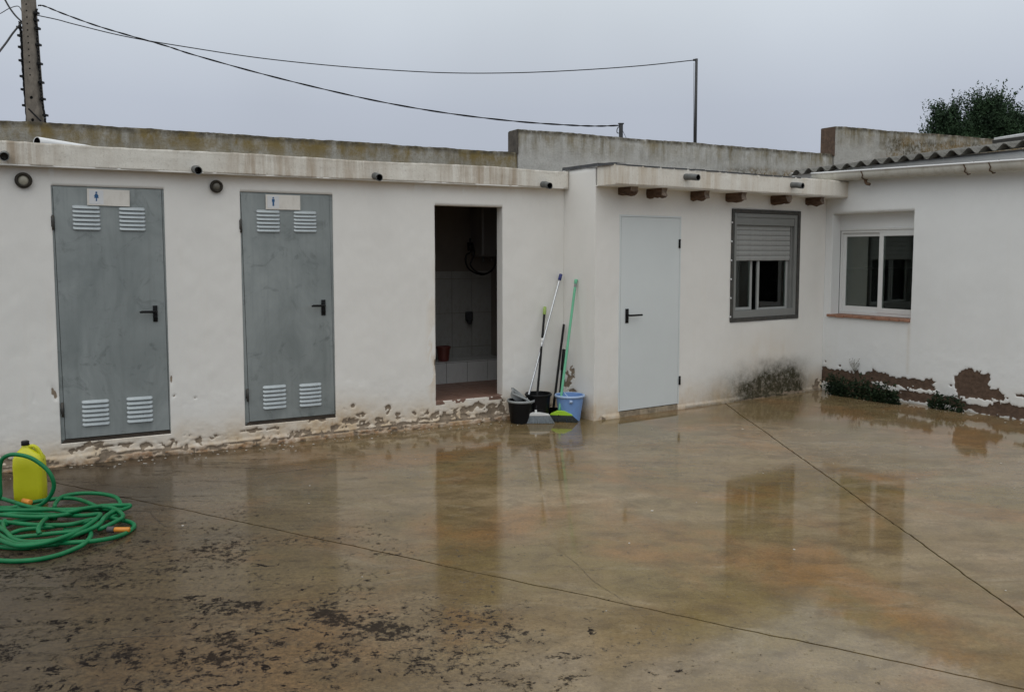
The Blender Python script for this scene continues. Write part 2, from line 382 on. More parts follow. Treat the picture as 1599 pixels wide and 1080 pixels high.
M['curtain'] = simple('lace_curtain', (.62, .61, .58), .9, 0, .35, 35, .4)
M['panel_blue'] = simple('dark_blue_cells', (.012, .02, .06), .15, 0, .1, 10, 0)
def leaf_mat(name, a, b):
    m = Mat(name)
    c = m.mix(m.rng(m.noise(2.3, 4), .35, .65), a, b)
    c = m.mix(m.rng(m.noise(14, 4), .5, .8, 0, .6), c, tuple(min(1, x*1.7) for x in b))
    m.set('Base Color', c).set('Roughness', .75).set('Specular IOR Level', .25); return m.m
M['leaf_tree'] = leaf_mat('evergreen_leaves', (.014, .030, .015), (.040, .078, .034))
M['leaf_weed'] = leaf_mat('weed_leaves', (.008, .018, .008), (.022, .042, .016))
M['bark'] = simple('grey_brown_bark', (.09, .07, .05), .95, 0, .3, 8, .8)
M['dry_stem'] = simple('dry_plant_stem', (.12, .11, .08), .9, 0, .3, 20, .2)
M['pebble'] = simple('pale_flakes', (.5, .47, .42), .9, 0, .2, 20, .2)

# ------------------------------------------------------------------ object helpers
def link(o, parent=None):
    COL.objects.link(o)
    if parent is not None: o.parent = parent
    return o
def root(name, label, cat, loc, rotz=0, group=None):
    o = bpy.data.objects.new(name, None); o.empty_display_size = .1; link(o)
    o.location = loc; o.rotation_euler = (0, 0, rotz); o['label'] = label; o['category'] = cat
    if group: o['group'] = group
    return o
class MB:
    """collects geometry; build() links it as one mesh object"""
    def __init__(s): s.v = []; s.f = []; s.mi = []
    def add(s, vs, fs, mi=0):
        k = len(s.v); s.v += [tuple(p) for p in vs]; s.f += [tuple(i+k for i in f) for f in fs]; s.mi += [mi]*len(fs); return s
    def box(s, x0, x1, y0, y1, z0, z1, mi=0, M_=None):
        vs = [(x, y, z) for z in (z0, z1) for y in (y0, y1) for x in (x0, x1)]
        if M_ is not None: vs = [M_ @ Vector(p) for p in vs]
        return s.add(vs, [(0, 2, 3, 1), (4, 5, 7, 6), (0, 1, 5, 4), (2, 6, 7, 3), (0, 4, 6, 2), (1, 3, 7, 5)], mi)
    def prism(s, poly, y0, y1, mi=0):       # polygon in x,z (anticlockwise seen from -y), from y0 (front) to y1
        n = len(poly)
        vs = [(x, y0, z) for x, z in poly] + [(x, y1, z) for x, z in poly]
        return s.add(vs, [tuple(range(n)), tuple(range(2*n-1, n-1, -1))] + [(i, i+n, (i+1) % n+n, (i+1) % n) for i in range(n)], mi)
    def tube(s, pts, r, seg=8, cap=True, mi=0, closed=False, jit=0):
        P = [Vector(p) for p in pts]; n = len(P); rr = r if hasattr(r, '__len__') else [r]*n
        k = len(s.v); up = None
        for i in range(n):
            t = (P[(i+1) % n if closed else min(i+1, n-1)] - P[(i-1) % n if closed else max(i-1, 0)])
            t = t.normalized() if t.length > 1e-9 else Vector((0, 0, 1))
            if up is None: up = Vector((0, 0, 1)) if abs(t.z) < .9 else Vector((1, 0, 0))
            a = (up - t*up.dot(t)); a = a.normalized() if a.length > 1e-6 else t.orthogonal().normalized(); b = t.cross(a); up = a
            for j in range(seg):
                q = 2*math.pi*j/seg; rad = rr[i]*(1+(random.uniform(-jit, jit) if jit else 0))
                s.v.append(tuple(P[i] + a*math.cos(q)*rad + b*math.sin(q)*rad))
        m = n if closed else n-1
        for i in range(m):
            for j in range(seg):
                i2 = (i+1) % n
                s.f.append((k+i*seg+j, k+i*seg+(j+1) % seg, k+i2*seg+(j+1) % seg, k+i2*seg+j)); s.mi.append(mi)
        if cap and not closed:
            s.f.append(tuple(k+j for j in range(seg-1, -1, -1))); s.f.append(tuple(k+(n-1)*seg+j for j in range(seg))); s.mi += [mi, mi]
        return s
    def lathe(s, prof, seg=28, mi=0, M_=None, sx=1, sy=1):
        k = len(s.v)
        for r, z in prof:
            for j in range(seg):
                q = 2*math.pi*j/seg; p = Vector((r*math.cos(q)*sx, r*math.sin(q)*sy, z))
                s.v.append(tuple(M_ @ p if M_ is not None else p))
        for i in range(len(prof)-1):
            for j in range(seg):
                s.f.append((k+i*seg+j, k+i*seg+(j+1) % seg, k+(i+1)*seg+(j+1) % seg, k+(i+1)*seg+j)); s.mi.append(mi)
        return s
    def mesh(s, name, mats, smooth=False, attrs=None):
        me = bpy.data.meshes.new(name); me.from_pydata(s.v, [], s.f)
        for m in (mats if isinstance(mats, (list, tuple)) else [mats]): me.materials.append(m)
        me.polygons.foreach_set('material_index', s.mi)
        if smooth: me.polygons.foreach_set('use_smooth', [True]*len(s.f))
        me.update(); return me
    def build(s, name, mats, parent=None, smooth=False, bevel=0, at=None, angle=None):
        me = s.mesh(name, mats, smooth)
        o = bpy.data.objects.new(name, me); link(o, parent)
        if at is not None: o.location = at
        if smooth and angle: me.set_sharp_from_angle(angle=R(angle))
        if bevel:
            b = o.modifiers.new('bevel', 'BEVEL'); b.width = bevel; b.segments = 2; b.limit_method = 'ANGLE'; b.angle_limit = R(40)
        return o
def tag(o, label, cat, group=None, kind=None):
    o['label'] = label; o['category'] = cat
    if group: o['group'] = group
    if kind: o['kind'] = kind
    return o
def inst(me, name, parent, loc, rot=(0, 0, 0), scale=(1, 1, 1)):
    o = bpy.data.objects.new(name, me); link(o, parent); o.location = loc; o.rotation_euler = rot; o.scale = scale; return o

def spline(pts, n=8, closed=False):
    P = [Vector(p) for p in pts]; out = []; N = len(P)
    rng = range(N if closed else N-1)
    for i in rng:
        p0 = P[(i-1) % N] if closed or i > 0 else P[0]*2-P[1]
        p1 = P[i]; p2 = P[(i+1) % N]; p3 = P[(i+2) % N] if closed or i+2 < N else P[-1]*2-P[-2]
        for k in range(n):
            t = k/n
            out.append(.5*((2*p1)+(p2-p0)*t+(2*p0-5*p1+4*p2-p3)*t*t+(3*p1-p0-3*p2+p3)*t*t*t))
    if not closed: out.append(P[-1])
    return out

def lines(a, b, step, exact=()):
    n = max(1, int(round((b-a)/step))); L = list(np.linspace(a, b, n+1))
    for e_ in exact:
        if a < e_ < b:
            L = [x for x in L if abs(x-e_) > step*.4 or x in (a, b)]; L.append(e_)
    return np.array(sorted(set(L)))
def wall(name, parent, xs, zs, openings, thick, fn, mat, y0=0.0, topfn=None, zone=None):
    """plaster wall as real relief: fn(X,Z) -> (inward displacement, {attributes}); openings are cut out, with reveals"""
    nx, nz_ = len(xs), len(zs)
    X, Z = np.meshgrid(xs, zs)
    D, at = fn(X, Z)
    Zt = Z if topfn is None else topfn(X, Z)
    cx = (xs[:-1]+xs[1:])/2; cz = (zs[:-1]+zs[1:])/2; CX, CZ = np.meshgrid(cx, cz)
    K = np.ones(CX.shape, bool)
    for (x0, x1, z0, z1) in openings: K &= ~((CX > x0) & (CX < x1) & (CZ > z0) & (CZ < z1))
    V = np.stack([X, D+y0, Zt], -1).reshape(-1, 3)
    idx = np.arange(nx*nz_).reshape(nz_, nx)
    a, b, c, d = idx[:-1, :-1][K], idx[:-1, 1:][K], idx[1:, 1:][K], idx[1:, :-1][K]
    Fq = np.stack([a, b, c, d], -1)
    nv = len(V)
    B = V.copy(); B[:, 1] = y0+thick
    quads = []
    Kp = np.pad(K, 1)
    hb = Kp[1:, 1:-1] != Kp[:-1, 1:-1]     # horizontal grid edges
    lo = Kp[1:, 1:-1]                       # cell above present
    for j, i in zip(*np.nonzero(hb)):
        p, q = idx[j, i], idx[j, i+1]
        quads.append((q, p, p+nv, q+nv) if lo[j, i] else (p, q, q+nv, p+nv))
    vb = Kp[1:-1, 1:] != Kp[1:-1, :-1]
    ri = Kp[1:-1, 1:]
    for j, i in zip(*np.nonzero(vb)):
        p, q = idx[j, i], idx[j+1, i]
        quads.append((p, q, q+nv, p+nv) if ri[j, i] else (q, p, p+nv, q+nv))
    used = np.unique(np.array(quads).ravel()) if quads else np.array([], int)
    AllV = np.concatenate([V, B]); AllF = np.concatenate([Fq, np.array(quads)])
    keep = np.zeros(2*nv, bool); keep[AllF.ravel()] = True
    rem = -np.ones(2*nv, int); rem[keep] = np.arange(keep.sum())
    me = bpy.data.meshes.new(name)
    me.from_pydata(AllV[keep].tolist(), [], rem[AllF].tolist())
    me.polygons.foreach_set('use_smooth', [True]*len(Fq)+[False]*len(quads))
    for k_, v_ in at.items():
        arr = np.concatenate([v_.ravel(), v_.ravel()])[keep].astype(np.float32)
        me.attributes.new(k_, 'FLOAT', 'POINT').data.foreach_set('value', arr)
    me.materials.append(mat); me.update()
    o = bpy.data.objects.new(name, me); link(o, parent); return o
def pix_ellipses(pl, L):
    out = []
    for (u, v, ru, rv) in L:
        s, z = pl.hit(u, v); s2, _ = pl.hit(u+ru, v); _, z2 = pl.hit(u, v-rv); out.append((s, z, abs(s2-s), abs(z2-z)))
    return out
def ell_mask(X, Z, L, seed):
    m = np.zeros(X.shape); nA = fbm(X*20, Z*26, seed, 5)-.5; nB = fbm(X*60, Z*75, seed+9, 3)-.5
    for (cx, cz, rx, rz) in L:
        d = ((X-cx)/rx)**2+((Z-cz)/rz)**2
        m = np.maximum(m, (.75-d + 4.2*nA + 3.0*nB > 0).astype(float)*(d < 3.0))
    return m
def blur(a):
    p = np.pad(a, 1, mode='edge'); return (p[:-2, 1:-1]+p[2:, 1:-1]+p[1:-1, :-2]+p[1:-1, 2:]+2*a)/6

# ------------------------------------------------------------------ the ground: earth sheet, slabs with open joints
gr = MB(); gr.box(-900, 900, -900, 900, -.5, -.03)
ground = gr.build('ground', M['earth']); ground['kind'] = 'structure'
def jitline(p, q, step=.05, amp=.004, seed=0, big=.01):
    p = np.array(p); q = np.array(q); L = np.linalg.norm(q-p); n = int(L/step); t = np.linspace(0, 1, n+1)
    nrm = np.array([-(q-p)[1], (q-p)[0]])/L
    off = (fbm(t*L*3, t*0+1, seed, 3)-.5)*2*big + (vn(t*L*25, t*0+5, seed+3)-.5)*2*amp
    off[0] = off[-1] = 0
    return [tuple(p+(q-p)*tt+nrm*o) for tt, o in zip(t, off)]
L1a = np.array(g(190, 775)); L1b = np.array(g(1599, 1075)); d1 = (L1b-L1a)/np.linalg.norm(L1b-L1a)
xj = 2.262
pj = L1a + d1*((xj-L1a[0])/d1[0])        # where the long joint meets the cross joint
pl_ = L1a - d1*((L1a[0]+13)/d1[0])
wj = .0058
l1 = jitline(pl_, pj, seed=2); l2 = jitline(pj, (xj+.02, 16), seed=5, big=.006); l3 = jitline((xj, -12), pj, seed=8, big=.006)
n1_ = np.array([-d1[1], d1[0]])         # pointing away from the camera
def off(L, nx, ny): return [(x+nx*wj, y+ny*wj) for x, y in L]
def slab(poly):
    b = MB(); n = len(poly)
    ar = sum(poly[i][0]*poly[(i+1) % n][1]-poly[(i+1) % n][0]*poly[i][1] for i in range(n))
    if ar < 0: poly = poly[::-1]
    vs = [(x, y, 0) for x, y in poly]+[(x, y, -.028) for x, y in poly]
    b.add(vs, [tuple(range(n))]+[(i, i+n, (i+1) % n+n, (i+1) % n) for i in range(n)])
    return b.build('concrete_slab', M['ground'], ground)
slab(off(l1, *n1_)[:-1] + off(l2, -1, 0) + [(-13, 16)])                   # far left panel, up to the toilets
slab(off(l1, *(-n1_))[:-1] + [(pj[0]-wj, pj[1]-wj)] + off(l3, -1, 0)[::-1][1:] + [(-13, -12)])   # near panel
slab(off(l3, 1, 0) + off(l2, 1, 0)[1:] + [(16, 16), (16, -12)])           # right panel
for o in ground.children: o['kind'] = 'structure'

# ------------------------------------------------------------------ block A: toilets
A = root('toilet_block', 'long low white toilet block on the left with two grey doors and one open doorway', 'building', (PA.P[0], PA.P[1], 0), PA.rot)
DOORS = [dict(bl=.436, br=1.170, tl=.417, tr=1.163, z0=.203, z1=2.088), dict(bl=1.793, br=2.514, tl=1.764, tr=2.496, z0=.208, z1=2.083)]
dwy = (3.469, 4.165, .238, 2.032)
opA = [(.405, 1.180, .170, 2.100), (1.755, 2.524, .176, 2.095), dwy]
bareA = pix_ellipses(PA, [(138, 695, 12, 6), (169, 709, 16, 7), (158, 692, 6, 3), (191, 694, 7, 4), (203, 695, 4, 3), (229, 696, 9, 4), (82, 608, 3, 2), (88, 617, 4, 3), (84, 613, 3, 2),
    (53, 622, 1, 1), (78, 602, 2, 1), (268, 590, 2, 8), (272, 618, 2, 2), (306, 621, 1.6, 1.6), (352, 695, 6, 4), (426, 689, 6, 3), (462, 677, 12, 4), (480, 674, 7, 4), (500, 655, 14, 4),
    (525, 668, 7, 4), (564, 648, 9, 4), (550, 656, 12, 5), (572, 663, 9, 3), (537, 640, 4, 3), (552, 633, 3, 3), (606, 639, 4, 7), (622, 647, 5, 3), (649, 646, 5, 4), (664, 644, 7, 5),
    (695, 652, 10, 9), (683, 648, 12, 5), (725, 640, 14, 6), (745, 634, 10, 5), (770, 640, 12, 7), (760, 648, 20, 4), (720, 650, 20, 4), (430, 668, 20, 3), (400, 672, 20, 3), (640, 659, 20, 2),
     (12, 722, 9, 5), (5, 715, 8, 6), (785, 640, 6, 12), (660, 655, 18, 3), (600, 661, 16, 2), (680, 570, 2, 14), (335, 700, 20, 2), (250, 713, 30, 2)])
def fnA(X, Z):
    ed = sst(.0, .06, Z)
    m = ell_mask(X, Z, bareA, 3)
    base_line = .035+.05*fbm(X*2.5, X*0, 11)
    chips = ((fbm(X*20, Z*34, 21, 5)+.35*(fbm(X*70, Z*90, 22, 2)-.5) > .655-.07*np.exp(-(Z/.08)**2)+.10*(fbm(X*1.3, X*0+9, 33, 3) < .5)) & (Z < .05+.16*fbm(X*1.7, X*0+4, 31, 3))).astype(float)
    seam = ((np.abs(Z-(.034+.03*fbm(X*2.2, X*0, 12, 4))) < .005*(.3+2*fbm(X*9, X*0, 14, 3)))).astype(float)*(fbm(X*3, X*0, 16, 3) > .42)
    chips = np.maximum(chips, seam)
    m = np.maximum(m, chips*(Z < .2))
    bare = blur(m)
    n = fbm(X*3, Z*3, 5, 5)-.5
    flake = ((fbm(X*9, Z*13, 41, 5) > .5).astype(float)+(fbm(X*6, Z*9, 42, 5) > .55))*sst(.34, .10, Z)     # layers of old limewash coming off low down
    D = .012*bare + .010*n + .004*(fbm(X*14, Z*14, 8, 3)-.5) +   .0018*flake - .012*sst(base_line+.02, base_line-.01, Z)
    dmp = sst(.42, .02, Z + .25*(fbm(X*1.2, Z*.4, 51, 4)-.5))
    dmp = np.maximum(dmp, .35*sst(2.12, 2.22, Z)*(fbm(X*3, Z, 61, 3) > .35))
    near_door = np.exp(-((X-3.44)/.05)**2)*sst(2.0, .4, Z)*(fbm(X*12, Z*4, 71, 4) > .5)
    dmp = np.maximum(dmp, .55*near_door)
    mold_dark = .25*sst(.06, .0, Z)*(fbm(X*6, Z*10, 81, 3) > .42)
    rust = sst(.075, .02, Z+.04*(fbm(X*5, Z*5, 88, 3)-.5))*.8
    return D, dict(bare=bare, damp=np.clip(dmp, 0, 1), mold_dark=mold_dark, rust=rust)
xsA = lines(-1.7, 4.853, .0085, [o[0] for o in opA]+[o[1] for o in opA])
zsA = np.concatenate([lines(-.02, .5, .0075, [o[2] for o in opA]), lines(.5, 2.27, .03, [o[3] for o in opA])[1:]])
wall('plaster_wall', A, xsA, zsA, opA, .11, fnA, M['wallA'])
# fascia: projecting roof edge with an uneven top
def fasc_fn(amp, seed):
    def fn(X, Z):
        t = (Z-Z.min())/(Z.max()-Z.min())
        return amp*(fbm(X*4, Z*6, seed, 5)-.5), dict(top=t)
    return fn
def fasc_top(seed, a=.016, wob=.0):
    def fn(X, Z):
        t = (Z-Z.min())/(Z.max()-Z.min())
        return Z + t*(a*(fbm(X*1.3, X*0, seed, 4)-.5)*2+.004*(vn(X*30, X*0, seed+2)-.5)) + (1-t)*(.010*(fbm(X*1.7, X*0, seed+5, 4)-.5))
    return fn
wall('fascia', A, lines(-1.7, 4.853, .02), lines(2.226, 2.392, .014), [], .12, fasc_fn(.016, 100), M['fasciaA'], y0=-.08, topfn=fasc_top(103))
MB().box(-1.7, 4.8, .042, 2.19, 2.24, 2.36).build('roof_slab', M['interior_wall'], A)
MB().box(-1.7, 4.853, -.079, .0, 2.222, 2.232).build('soffit', M['wallA'], A)

def rect_trap(d, u, w_):       # door coordinates 0..1 -> local x,z
    z = d['z0']+(d['z1']-d['z0'])*w_
    return (d['bl']+(d['tl']-d['bl'])*w_)*(1-u)+(d['br']+(d['tr']-d['br'])*w_)*u, z
# louvre slat mesh, shared
sl = MB(); W2 = .098; hh = .0140
pr = [(0, hh), (-.004, hh*.8), (-.0125, -hh*.55), (-.013, -hh*.8), (-.003, -hh), (0, -hh)]
vs = []
for xx, kk in ((-W2, .05), (-W2+.012, 1), (W2-.012, 1), (W2, .05)): vs += [(xx, y*kk, z*(.6 if kk < .5 else 1)) for y, z in pr]
n6 = len(pr); fs = []
for i in range(3):
    for j in range(n6-1): fs.append((i*n6+j, i*n6+j+1, (i+1)*n6+j+1, (i+1)*n6+j))
sl.add(vs, fs); slat_me = sl.mesh('louvre_slat', M['slat_skylit'], True)
vents = [[((113, 158), (320, 360)), ((186, 228), (323, 361)), ((128, 172), (625, 663)), ((198, 240), (620, 658))],
         [((401, 438), (327, 363)), ((459, 495), (329, 363)), ((411, 448), (602, 637)), ((468, 503), (599, 633))]]
handles = [((239, 247), (477, 502), 218), ((502, 509), (468, 492), 485)]
for k, d in enumerate(DOORS):
    q = lambda u, w_: rect_trap(d, u, w_)
    fr = MB()
    e_ = .009
    # thin pressed frame round the leaf
    ol, orr, ob, ot = opA[k]
    i0, i1, i2, i3 = q(0, 0), q(1, 0), q(1, 1), q(0, 1)
    out = [(ol, ob), (orr, ob), (orr, ot), (ol, ot)]; inn = [(i0[0]-.003, ob+.03), (i1[0]+.003, ob+.03), (i2[0]+.003, i2[1]-.006), (i3[0]-.003, i3[1]-.006)]
    for j in (1, 2, 3):
        a_, b_, c_, d_ = out[j], out[(j+1) % 4], inn[(j+1) % 4], inn[j]
        fr.prism([a_, b_, c_, d_], .010, .06)
    door = MB().prism([q(0, 0), q(1, 0), q(1, 1), q(0, 1)], .004, .044).build('door', M['door_metal'], A, bevel=.0025)
    fr.build('door_frame', M['door_metal'], door)
    MB().box(ol-.005, orr+.005, .010, .10, ob-.002, ob+.028).build('threshold', M['dark_gap'], door)
    MB().box(ol, orr, .07, .10, ob, ot).build('backing', M['interior_dark'], door)
    door['label'] = ['grey metal door with the smudged face, under the tilted sign', 'grey metal door with the upright figure sign'][k]
    for (u0, u1), (v0, v1) in vents[k]:
        sa, za = PA.hit(u0, v0); sb, zb = PA.hit(u1, v1); cxv = (sa+sb)/2; Wd = abs(sb-sa)/2
        for j in range(6):
            z = za-(j+.5)*(za-zb)/6
            inst(slat_me, 'louvre_slat', door, (cxv, .003, z), (0, R(.6 if k == 0 else 0), 0), (Wd/W2, 1.15, 1))
    (u0, u1), (v0, v1), ul = handles[k]
    sa, za = PA.hit(u0, v0); sb, zb = PA.hit(u1, v1); sc_, zc_ = PA.hit(ul, (v0*.62+v1*.38))
    hb = MB().box(sa, sb, -.006, .003, zb, za); zl = za-.36*(za-zb); xm = (sa+sb)/2
    hb.tube([(xm, .0, zl), (xm, -.04, zl), (xm-.01, -.052, zl), (sc_+.012, -.052, zl+.001), (sc_-.002, -.050, zl-.002)], [.011, .011, .011, .010, .008], 8)
    hb.tube([(xm, .0, zb+.035), (xm, -.010, zb+.035)], .010, 10)
    hb.build('handle', M['black'], door, True, .003)
    for wz in (.86, .12):
        hx, hz = q(0, wz)
        MB().tube([(hx-.010, -.006, hz-.055), (hx-.010, -.006, hz+.055)], .008, 8).box(hx-.022, hx-.003, -.004, .006, hz-.03, hz+.045).build('hinge', M['steel_dark'], door, True)

# toilet signs (plate, sticker, figure)
for k, (u0, u1, v0, v1, lab) in enumerate([(136.5, 203, 296, 321.5, 'cream door sign with a blue woman figure on the leftmost grey door'), (415.5, 469.5, 304.5, 327.5, 'cream door sign with a blue man figure on the second grey door')]):
    s0, z0 = PA.hit(u0, (v0+v1)/2, .01); s1, z1 = PA.hit(u1, (v0+v1)/2, .01); zt = PA.hit((u0+u1)/2, v0, .01)[1]; zb = PA.hit((u0+u1)/2, v1, .01)[1]
    W_ = s1-s0; Hh = zt-zb; cw = PA.world((s0+s1)/2, .002, (zt+zb)/2)
    rt = root('toilet_sign', lab, 'sign', cw, PA.rot, 'toilet door signs')
    rt.rotation_euler = (0, R(.8 if k == 0 else 0), PA.rot)
    MB().box(-W_/2, W_/2, -.006, 0, -Hh/2, Hh/2).build('plate', M['cream_sign'], rt, bevel=.0015)
    cx = -W_/2+W_*.215; MB().box(cx-W_*.165, cx+W_*.165, -.0075, -.006, -Hh*.42, Hh*.42).build('sticker', M['sticker'], rt)
    f_ = MB(); hh_ = Hh*.36
    hd = [(cx+.0065*math.cos(t), hh_-.009+.0065*math.sin(t)) for t in [i*math.pi/6 for i in range(12)]]
    f_.prism(hd, -.0088, -.0075)
    if k == 0:
        f_.prism([(cx-.006, hh_-.018), (cx-.013, hh_-.045), (cx-.016, hh_-.05), (cx+.016, hh_-.05), (cx+.013, hh_-.045), (cx+.006, hh_-.018)][::-1], -.0088, -.0075)
        f_.prism([(cx-.004, hh_-.05), (cx-.004, hh_-.072), (cx+.004, hh_-.072), (cx+.004, hh_-.05)], -.0088, -.0075)
        for sg in (-1, 1): f_.prism([(cx+sg*.006, hh_-.018), (cx+sg*.017, hh_-.038), (cx+sg*.013, hh_-.040), (cx+sg*.004, hh_-.025)][::(1 if sg < 0 else -1)], -.0088, -.0075)
    else:
        f_.prism([(cx-.011, hh_-.018), (cx-.011, hh_-.042), (cx-.007, hh_-.042), (cx-.007, hh_-.075), (cx+.007, hh_-.075), (cx+.007, hh_-.042), (cx+.011, hh_-.042), (cx+.011, hh_-.018)], -.0088, -.0075)
    f_.build('figure', M['blue_print'], rt)

# the washroom behind the open doorway
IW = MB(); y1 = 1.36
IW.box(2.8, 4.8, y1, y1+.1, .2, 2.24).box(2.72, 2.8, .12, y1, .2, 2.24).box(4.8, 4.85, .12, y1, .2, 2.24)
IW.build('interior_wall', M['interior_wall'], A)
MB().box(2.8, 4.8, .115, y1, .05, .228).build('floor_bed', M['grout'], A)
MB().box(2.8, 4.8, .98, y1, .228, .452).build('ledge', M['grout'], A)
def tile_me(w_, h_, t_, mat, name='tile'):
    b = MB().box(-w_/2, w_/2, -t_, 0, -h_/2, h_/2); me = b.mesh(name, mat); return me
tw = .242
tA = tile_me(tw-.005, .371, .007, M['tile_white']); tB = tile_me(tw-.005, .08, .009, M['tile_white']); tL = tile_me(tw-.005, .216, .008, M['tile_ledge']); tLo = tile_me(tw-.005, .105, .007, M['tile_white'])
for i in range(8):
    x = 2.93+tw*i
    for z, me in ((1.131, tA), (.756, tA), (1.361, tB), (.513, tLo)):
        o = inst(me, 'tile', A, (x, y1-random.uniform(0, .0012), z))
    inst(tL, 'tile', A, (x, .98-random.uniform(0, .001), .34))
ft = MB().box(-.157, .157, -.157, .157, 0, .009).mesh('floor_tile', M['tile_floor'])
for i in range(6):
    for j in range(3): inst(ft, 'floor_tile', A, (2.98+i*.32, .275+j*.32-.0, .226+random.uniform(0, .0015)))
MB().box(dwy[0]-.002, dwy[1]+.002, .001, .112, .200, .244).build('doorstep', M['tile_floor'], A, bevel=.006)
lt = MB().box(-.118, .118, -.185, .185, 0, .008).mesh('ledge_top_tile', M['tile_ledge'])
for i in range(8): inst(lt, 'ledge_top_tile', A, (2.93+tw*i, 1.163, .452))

# roof drain spouts (fixed in the fascia)
def spout(parent, x, y, z, L, droop=.02, side=0):
    b = MB(); r = .031
    P = [Vector((x, y+.04, z+droop*.3)), Vector((x+side*.5, y-L*.5, z-droop*.2)), Vector((x+side, y-L, z-droop))]
    b.tube(P, r, 14, cap=False); b.tube([P[2], P[2]+(P[0]-P[2])*.0+Vector((0, .001, 0))], [r, r*.82], 14, cap=False); b.tube([P[2]+Vector((0, .001, 0)), P[0]], [r*.82, r*.82], 14, cap=False, mi=1)
    return b.build('drain_spout', [M['pipe_grey'], M['bore_shade']], parent, True)
for (u, v, L) in ((7, 243, .10), (310, 265, .14), (593, 276, .11), (859, 289, .13)):
    s, z = PA.hit(u, v, .08+L); spout(A, s, -.08, z+.012, L)
# round wall lamps
for k, (u, v, lab) in enumerate([(37, 281.5, 'round bronze bulkhead lamp with pale lens left of the first grey door'), (339, 291, 'round dark bulkhead lamp with brown lens between the two grey doors')]):
    s, z = PA.hit(u, v, .03); rt = root('wall_lamp', lab, 'lamp', PA.world(s, 0.006, z), PA.rot, 'round bulkhead lamps on the toilet wall')
    rt.rotation_euler = (R(90), 0, PA.rot)
    r = .056 if k == 0 else .050
    MB().lathe([(r*1.0, 0), (r*1.02, .012), (r*.97, .026), (r*.82, .034), (r*.64, .032), (r*.58, .018)], 32).build('rim', M['lamp_rim'], rt, True)
    MB().lathe([(r*.72, .016), (r*.60, .022), (r*.42, .027), (r*.2, .030), (.0005, .031)], 32).build('lens', M['lamp_lens' if k == 0 else 'lamp_lens_dark'], rt, True)

# things inside the washroom
s, z = PA.hit(757, 350, -.95)
ht = root('water_heater', 'pale boxy water heater on the wall inside the open doorway', 'water heater', PA.world(4.62, -1.35, 1.56), PA.rot)
MB().box(-.14, .17, -.30, 0, 0, .62).build('tank', M['heater'], ht, bevel=.02)
MB().tube([(-.05, -.15, 0), (-.05, -.15, -.06)], .012, 8).build('pipe_stub', M['pipe_grey'], ht, True)
MB().tube([(.06, -.15, 0), (.06, -.15, -.05)], .012, 8).build('pipe_stub', M['pipe_grey'], ht, True)
def inside(u, v, o): s_, z_ = PA.hit(u, v, o); return PA.world(s_, -(-o), z_)
hp = [(734, 372), (736, 392), (729, 398), (728, 410), (733, 420), (745, 427), (758, 428), (770, 420), (775, 408), (776, 390)]
hp2 = [(738, 378), (741, 395), (737, 407), (735, 414), (744, 424), (757, 427), (768, 423), (774, 412), (778, 395)]
bh = MB().tube(spline([inside(u, v, -1.05) for u, v in hp]), .009, 7).tube(spline([inside(u, v, -1.03) for u, v in hp2]), .008, 7)
p = inside(735, 385, -1.05); bh.box(p.x-.03, p.x+.03, p.y-.02, p.y+.03, p.z-.045, p.z+.045)
tag(bh.build('rubber_hose', M['black'], None, True), 'black hose hanging in a loop inside the open doorway', 'hose')
p = inside(733, 494, -1.30); b = MB().box(p.x-.04, p.x+.04, p.y-.02, p.y+.05, p.z-.05, p.z+.05).box(p.x-.018, p.x+.03, p.y-.04, p.y+.02, p.z-.08, p.z-.03)
tag(b.build('wall_bracket', M['black'], None, bevel=.008), 'small black wall bracket on the tiles inside the open doorway', 'bracket')
p = inside(693, 566, -1.10)
rt = root('flower_pot', 'dark red plastic pot standing on the tiled ledge inside the doorway', 'pot', (p.x, p.y, .460))
MB().lathe([(.0005, 0), (.055, 0), (.068, .13), (.078, .13), (.080, .155), (.072, .155), (.060, .02)], 24).build('pot_body', M['pot_red'], rt, True, angle=40)

# ------------------------------------------------------------------ block B: store room
B = root('store_room', 'white store room in the corner with a pale flush door and half shuttered window', 'building', (PB.P[0], PB.P[1], 0), PB.rot)
dB = (.318, 1.095, .062, 1.947); wB = (1.853, 2.972, .862, 2.067)
opB = [(dB[0]-.006, dB[1]+.006, -.02, dB[3]+.006), wB]
bareB = pix_ellipses(PB, [(1000, 649, 20, 3), (1035, 644, 18, 3), (985, 651, 12, 3), (1275, 600, 5, 8), (1240, 612, 20, 2), (1180, 622, 26, 2), (940, 655, 8, 3)])
def fnB(X, Z):
    m = ell_mask(X, Z, bareB, 13); bare = blur(m)
    D = .008*bare + .010*(fbm(X*3, Z*3, 15, 5)-.5) + .003*(fbm(X*14, Z*14, 18, 3)-.5) - .01*sst(.05, .02, Z)*(X > .1)
    dmp = sst(.40, .0, Z + .28*(fbm(X*1.5, Z*.6, 19, 4)-.5))*.9
    dmp = np.maximum(dmp, .38*np.exp(-((X-2.45)/.55)**2)*sst(.9, .5, Z)*(.3+fbm(X*7, Z*.8, 29, 4)))
    mo = np.exp(-((X-2.60+.12*(fbm(X*3, Z*5, 24, 3)-.5))/.66)**2)*sst(.52, .06, Z+.16*(fbm(X*4, Z*6, 23, 5)-.5))*sst(3.42, 2.9, X)
    mo = np.clip(1.9*mo*(0.50+.8*fbm(X*7, Z*7, 27, 5)), 0, 1)*.97
    mo = np.maximum(mo, .5*sst(.045, .0, Z)*(X > 1.2))
    return D, dict(bare=bare, damp=np.clip(dmp, 0, 1), mold_dark=mo)
